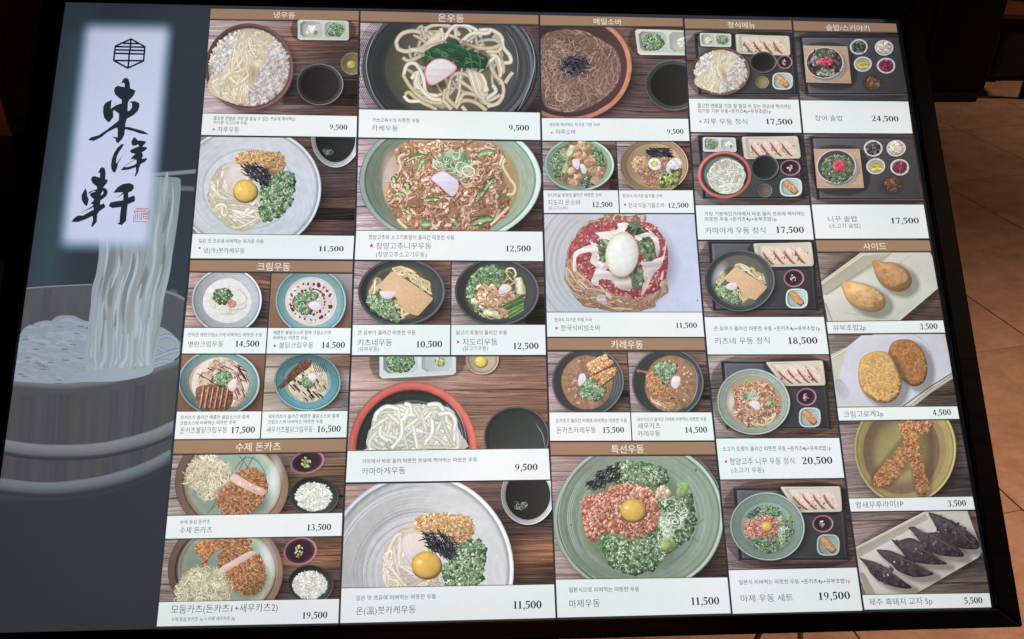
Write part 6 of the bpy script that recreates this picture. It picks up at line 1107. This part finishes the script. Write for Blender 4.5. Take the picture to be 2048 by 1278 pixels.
# --- rice pots
def pot_rice(p, tq, cx, cy, rx, ry, kind):
    p.layer('wooden_trivet'); p.SHP([(x+16, y+18) for x, y in tq], .6, blur=20); p.layer('wooden_trivet'); p.POLY(tq, (188, 152, 130), (196, 162, 124), 60); Q = tq
    for k in range(9): v = (k+.5)/9; p.RIB([bil(Q, .02, v), bil(Q, .98, v)], 20, (194-k % 3*7, 158-k % 3*6, 126), dark=.96, light=1.02, sm=0)
    p.SH(cx+46, cy+30, rx*1.05, ry*1.05, .65, inner=.75); p.layer('stone_pot'); p.E(cx+14, cy+34, rx*.98, ry*.98, [(1, (170, 160, 160)), (.9, (130, 118, 118)), (0, (90, 80, 80))]); p.E(cx, cy, rx, ry, [(1, (150, 144, 146)), (.98, (206, 200, 204)), (.94, (196, 190, 194)), (.925, (88, 72, 74)), (.8, (72, 60, 62)), (0, (60, 50, 52))])
    if kind == 'eel':
        reg = ('e', cx, cy, rx*.88, ry*.88); p.layer('grilled_eel'); p.BITS(reg, 300, 30, [(70, 48, 50), (92, 60, 62), (54, 40, 44), (110, 78, 78), (48, 48, 44)], 1.8, 6, .5); p.BITS(('e', cx, cy-ry*.55, rx*.6, ry*.3), 110, 22, [(86, 100, 78), (110, 120, 98), (62, 76, 58)], 1.8); p.BITS(('e', cx+10, cy+ry*.62, rx*.5, ry*.24), 70, 22, [(130, 138, 116), (170, 172, 150), (90, 104, 80)], 1.8); p.BITS(('e', cx-rx*.5, cy-ry*.1, rx*.25, ry*.3), 30, 26, [(160, 150, 160), (120, 96, 108)], 1.6)
        g = ('e', cx+6, cy-6, rx*.34, ry*.22)
    else:
        reg = ('e', cx+12, cy+22, rx*.8, ry*.8); p.layer('beef'); p.BITS(reg, 300, 26, [(122, 96, 78), (150, 124, 100), (96, 74, 62), (170, 146, 124)], 1.8, 6, .5); p.NEGI(reg, 230, 18, .5, dark=.78); g = ('e', cx+18, cy+4, rx*.3, ry*.3)
    p.layer('pickled_ginger'); p.BITS(g, 80, 26, [(204, 62, 84), (224, 88, 106), (176, 44, 66)], 1.8, 6, .4)
def side(p, cx, cy, rx, ry, kind):
    p.SH(cx+5, cy+6, rx*1.1, ry*1.1, .5, inner=.8); p.layer('side_dish'); c = (206, 204, 202) if kind != 'miso' else (66, 52, 48)
    p.E(cx, cy, rx, ry, [(1, mul(c, .6)), (.97, c), (.86, mul(c, 1.03)), (.82, mul(c, .72)), (0, mul(c, .8))], wob=.015)
    cols = {'weed': [(56, 58, 54), (84, 88, 80), (40, 40, 40), (104, 108, 98)], 'sprout': [(196, 184, 166), (216, 206, 190), (206, 176, 156)], 'radish': [(206, 186, 60), (186, 160, 44), (220, 204, 96)], 'beet': [(124, 34, 62), (104, 26, 50), (150, 58, 86)], 'miso': [(96, 62, 46), (128, 88, 62), (74, 48, 40)]}[kind]
    nm = {'weed': 'seasoned_seaweed', 'sprout': 'bean_sprouts', 'radish': 'yellow_radish', 'beet': 'beet_pickle', 'miso': 'miso_soup'}[kind]; p.layer(nm)
    if kind == 'radish':
        for k in range(6): p.RIB([(cx-rx*.7+k*4, cy+ry*(.1+.06*k)), (cx, cy-ry*.3+k*ry*.13), (cx+rx*.8, cy-ry*.05+k*ry*.07)], ry*.42, mul(cols[k % 3], .95), dark=.75, taper=.8)
    else: p.E(cx, cy, rx*.74, ry*.74, [(1, mul(cols[0], .7)), (0, cols[0])], wob=.06); p.BITS(('e', cx, cy, rx*.7, ry*.7), 90, rx*.22, cols, 2.2, 6, .35)
p = photo(4, 5, 64, 66.8, 200, 202.2, E1, 61); p.wood((112, 98, 100), (70, 66, 68), seams=(.08,), warm=(80, 66, 66)); tray(p, 90, 215, 1160, 815, 70, 20)
pot_rice(p, [(133, 312), (586, 322), (626, 700), (165, 690)], 352, 490, 196, 162, 'eel')
for q in ((698, 332, 92, 80, 'weed'), (955, 342, 96, 80, 'sprout'), (738, 510, 94, 78, 'radish'), (975, 526, 96, 80, 'beet'), (843, 700, 108, 84, 'miso')): side(p, *q)
p.end_all()
p = photo(4, 5, 268, 268.5, 408, 408.5, E2, 62); p.wood((124, 108, 110), (76, 68, 70), seams=(.08,), warm=(80, 66, 66)); tray(p, 92, 115, 1165, 735, 75, 20)
pot_rice(p, [(133, 236), (584, 236), (628, 618), (168, 622)], 356, 408, 196, 168, 'beef')
for q in ((712, 238, 92, 82, 'weed'), (936, 238, 94, 82, 'sprout'), (735, 415, 93, 80, 'radish'), (970, 425, 94, 80, 'beet'), (893, 595, 110, 86, 'miso')): side(p, *q)
p.end_all()
# --- side dishes
def fried(p, pts, c, nm, n=0, sz=18, rough=.12):
    p.SHP([(x+34, y+24) for x, y in pts], .6, (70, 56, 44), blur=26); p.layer(nm); P_ = spline(pts, 5, True); cx, cy = np.mean(pts, 0); n_ = len(P_); rows = []
    for r, k in ((1, .68), (.93, .84), (.72, .98), (.35, 1.07)):
        p.z += 0; rows.append([p.V(cx+(q[0]-cx)*r-(1-r)*14, cy+(q[1]-cy)*r-(1-r)*22, mul(c, k*(1-.34*((q[0]-cx)*.7+(q[1]-cy))/(220)*min(1, r+.3)))) for q in P_])
    m = p.V(cx, cy, mul(c, 1.1))
    for a in range(3):
        for i in range(n_): p.cur.poly((rows[a][i], rows[a][(i+1) % n_], rows[a+1][(i+1) % n_], rows[a+1][i]))
    for i in range(n_): p.cur.poly((rows[3][i], rows[3][(i+1) % n_], m))
    reg = [(cx+(x-cx)*.9, cy+(y-cy)*.9) for x, y in pts]; p.BITS(reg, n, sz, [mul(c, 1.1), mul(c, .9), mul(c, 1.0), mul(c, .96)], 2.4, 6, rough, (.95, 1.05))
p = photo(4, 5, 505.3, 504, 642.6, 639.6, E3, 63, gr=1.5); p.wood((132, 114, 106), (86, 66, 58), seams=(.7,), warm=(100, 76, 64))
p.SHP([(320, 430), (570, 230), (980, 230), (1030, 450), (780, 660), (380, 660)], .5, blur=26); p.layer('oblong_plate')
p.POLY([(300, 425), (560, 235), (960, 215), (1000, 290), (1022, 450), (780, 655), (360, 660), (336, 520)], (196, 190, 168), (200, 198, 184), 60); p.POLY([(330, 500), (600, 300), (750, 235), (970, 235), (1005, 320), (1015, 445), (770, 640), (390, 650), (345, 560)], (208, 206, 194), (190, 190, 180), 40)
p.POLY([(322, 432), (575, 255), (740, 240), (700, 285), (350, 495), (330, 490)], (168, 160, 138), (182, 174, 152), 60); p.RIB([(318, 425), (580, 245)], 9, (210, 204, 184), sm=0); p.RIB([(345, 492), (620, 310), (740, 245)], 6, (150, 146, 130), sm=2)
p.RIB([(345, 540), (385, 650)], 7, (150, 148, 138), sm=0); p.RIB([(860, 255), (740, 330)], 3, (164, 162, 152), sm=0); p.RIB([(460, 600), (760, 640)], 3, (176, 174, 164), sm=0)
fried(p, [(622, 292), (650, 284), (690, 296), (760, 298), (830, 340), (862, 395), (852, 440), (800, 472), (730, 462), (672, 420), (640, 360), (630, 320)], (186, 130, 84), 'inari_sushi'); fried(p, [(440, 428), (470, 408), (540, 416), (610, 436), (680, 480), (706, 530), (690, 575), (630, 596), (560, 582), (490, 540), (458, 490)], (208, 158, 98), 'inari_sushi')
p.layer('inari_sushi')
for reg, c_ in ((('e', 592, 508, 80, 48), (206, 156, 98)), (('e', 757, 384, 74, 48), (184, 128, 82))):
    p.BITS(reg, 110, 20, [mul(c_, 1.05), mul(c_, .95), mul(c_, 1.), mul(c_, .91)], 1.8, 8, .05, (.98, 1.02)); p.STR(reg, 12, 44, 5, [mul(c_, .86), mul(c_, 1.1)], 30, .3, .98, .4)
p.layer('skin_folds', True)  # soft washes: painted highlights and shade on the pouches, with darker folds
for x, y, a, b_, ro, cl, al in ((560, 470, 90, 34, .5, (236, 196, 140), .5), (745, 350, 84, 30, .55, (220, 168, 116), .5), (640, 540, 60, 40, .4, (150, 96, 56), .5), (820, 440, 56, 34, .6, (128, 78, 46), .5), (478, 440, 34, 24, .5, (196, 124, 80), .6), (655, 312, 36, 20, .4, (140, 84, 56), .6), (690, 350, 30, 34, .2, (140, 86, 54), .45), (500, 500, 40, 26, .9, (160, 108, 62), .35), (590, 520, 60, 16, .3, (228, 180, 122), .4), (770, 400, 50, 14, .6, (208, 154, 104), .4)):
    p.z += 2e-6; p.E(x, y, a, b_, [(0, cl, al), (.5, cl, al*.6), (1, cl, 0)], rot=ro, n=24)
p.end_all()
p = photo(4, 5, 668.6, 667, 814, 811.6, E3, 64, gr=1.5); p.wood((134, 116, 112), (92, 72, 62), seams=(.85,), warm=(100, 76, 64))
p.layer('oblong_plate'); p.POLY([(375, 850), (640, 725), (1060, 725), (1110, 965), (840, 1165), (410, 1165)], (190, 186, 170), (198, 194, 182), 60); p.RIB([(375, 872), (500, 800)], 14, (206, 200, 176), sm=0); p.RIB([(1105, 960), (960, 1050), (810, 1160)], 7, (90, 84, 76), sm=0); p.RIB([(1120, 975), (975, 1068), (850, 1170)], 22, (168, 164, 150), sm=0)
p.layer('paper_sheet'); p.POLY([(480, 800), (560, 735), (870, 728), (1040, 728), (1105, 955), (960, 1045), (810, 1155), (430, 1160), (400, 1090), (430, 960)], (206, 204, 220), (196, 196, 212), 60); p.POLY([(400, 1010), (440, 1000), (490, 1070), (470, 1110), (430, 1110)], (176, 168, 180), (190, 186, 200), 60, sm=3); p.RIB([(870, 728), (950, 780), (985, 860)], 3, (164, 162, 178), sm=3)
fried(p, [(722, 830), (750, 775), (810, 757), (880, 775), (940, 850), (955, 950), (930, 1020), (870, 1040), (820, 1010), (760, 960), (725, 900)], (166, 106, 62), 'croquette', 900, 13, .22); fried(p, [(540, 930), (560, 870), (640, 832), (720, 850), (780, 960), (800, 1030), (770, 1110), (710, 1142), (640, 1130), (570, 1080), (540, 1010)], (208, 158, 92), 'croquette', 900, 13, .16); p.end_all()
p = photo(4, 5, 842.8, 839.3, 996, 992, E5, 65, gr=1.5); p.wood((140, 118, 114), (82, 70, 70), seams=(.02,), warm=(96, 76, 70))
p.BOWL(822, 140, 306, 330, (184, 166, 106), (158, 142, 84), (150, 122, 78), .8, (10, .1), .005, .04, 'yellow_plate', edge=.6, rings=8)
p.layer('plate_bottom'); p.E(800, 150, 232, 262, [(1, (140, 112, 72)), (.97, (116, 90, 72)), (.8, (122, 96, 74)), (.6, (156, 138, 84)), (0, (170, 154, 92))], light=(60, .12)); p.SHP([(620, 330), (760, 130), (900, 0), (980, 60), (970, 400), (900, 410), (850, 250), (720, 360)], .5, (70, 50, 40), blur=22)
OB2 = ((178, 108, 60), (200, 134, 80), (150, 84, 48), (214, 160, 108)); p.CRUST([(630, 330), (650, 280), (730, 200), (790, 130), (830, 150), (830, 220), (760, 320), (680, 362), (640, 355)], 300, 18, OB2, 'fried_prawn', (144, 86, 50)); p.CRUST([(780, -20), (880, -20), (900, 100), (930, 250), (960, 380), (930, 415), (890, 400), (870, 300), (830, 180), (800, 60)], 420, 19, OB2, 'fried_prawn', (140, 80, 48)); p.CRUST([(880, -20), (980, -20), (960, 30), (900, 50)], 60, 18, OB2, 'fried_prawn', (120, 60, 44)); p.end_all()
p = photo(4, 5, 1024.8, 1020.8, 1188.7, 1185, E5, 66, gr=1.5); p.wood((136, 114, 110), (98, 78, 72), seams=(.1, .88), warm=(130, 96, 80))
p.SHP([(530, 740), (950, 510), (1190, 510), (1290, 760), (890, 1000), (580, 1020)], .5, blur=24); p.layer('oblong_plate'); p.POLY([(515, 735), (940, 515), (1080, 505), (1195, 510), (1285, 755), (1260, 790), (880, 1010), (590, 1015), (545, 900)], (196, 190, 174), (190, 184, 168), 60); p.POLY([(545, 790), (960, 560), (1150, 520), (1195, 530), (1270, 760), (880, 980), (640, 1010), (580, 960)], (206, 202, 192), (188, 182, 168), 50)
p.POLY([(525, 745), (945, 528), (960, 560), (545, 790)], (158, 152, 134), (172, 166, 150), 60); p.POLY([(548, 880), (575, 880), (650, 1010), (590, 1012)], (150, 142, 122), (160, 152, 134), 60); p.RIB([(518, 735), (940, 517)], 8, (212, 206, 190), sm=0)
DM = (66, 60, 64)
for q in ([(545, 790), (580, 800), (640, 815), (720, 860), (760, 900), (850, 955), (855, 975), (780, 970), (690, 940), (620, 890), (590, 840)], [(650, 745), (690, 742), (740, 750), (830, 790), (900, 840), (990, 880), (960, 900), (870, 905), (780, 870), (740, 830), (690, 790)], [(738, 682), (780, 688), (860, 672), (960, 730), (1010, 790), (1075, 825), (1020, 832), (900, 822), (830, 790), (790, 740)], [(840, 612), (880, 605), (930, 640), (1030, 640), (1110, 700), (1175, 775), (1130, 785), (1030, 775), (960, 740), (900, 680), (880, 650)], [(960, 520), (1010, 530), (1100, 570), (1180, 620), (1250, 680), (1260, 735), (1160, 735), (1080, 690), (1020, 630), (985, 570)]):
    fried(p, q, DM, 'black_dumpling', 40, 20, .1); cx, cy = np.mean(q, 0); p.BITS(('e', cx, cy-6, 50, 24), 5, 10, [(176, 176, 188), (126, 122, 132)], 1.8, 6, .1); p.BITS(('e', cx, cy, 70, 40), 14, 26, [(80, 74, 80), (54, 48, 52)], 1.8, 7, .3)
    p.RIB([(q[0][0]+6, q[0][1]+6), ((q[0][0]+cx)/2+10, (q[0][1]+cy)/2-14), (cx+24, cy-16), (q[5][0]-30, q[5][1]-20)], 9, (84, 78, 84), dark=.7, taper=.8)
p.end_all()
bpy.data.scenes.remove(TS)
print('PRINT TRIS', STAT['tris'], 'objects', len(bpy.data.objects))
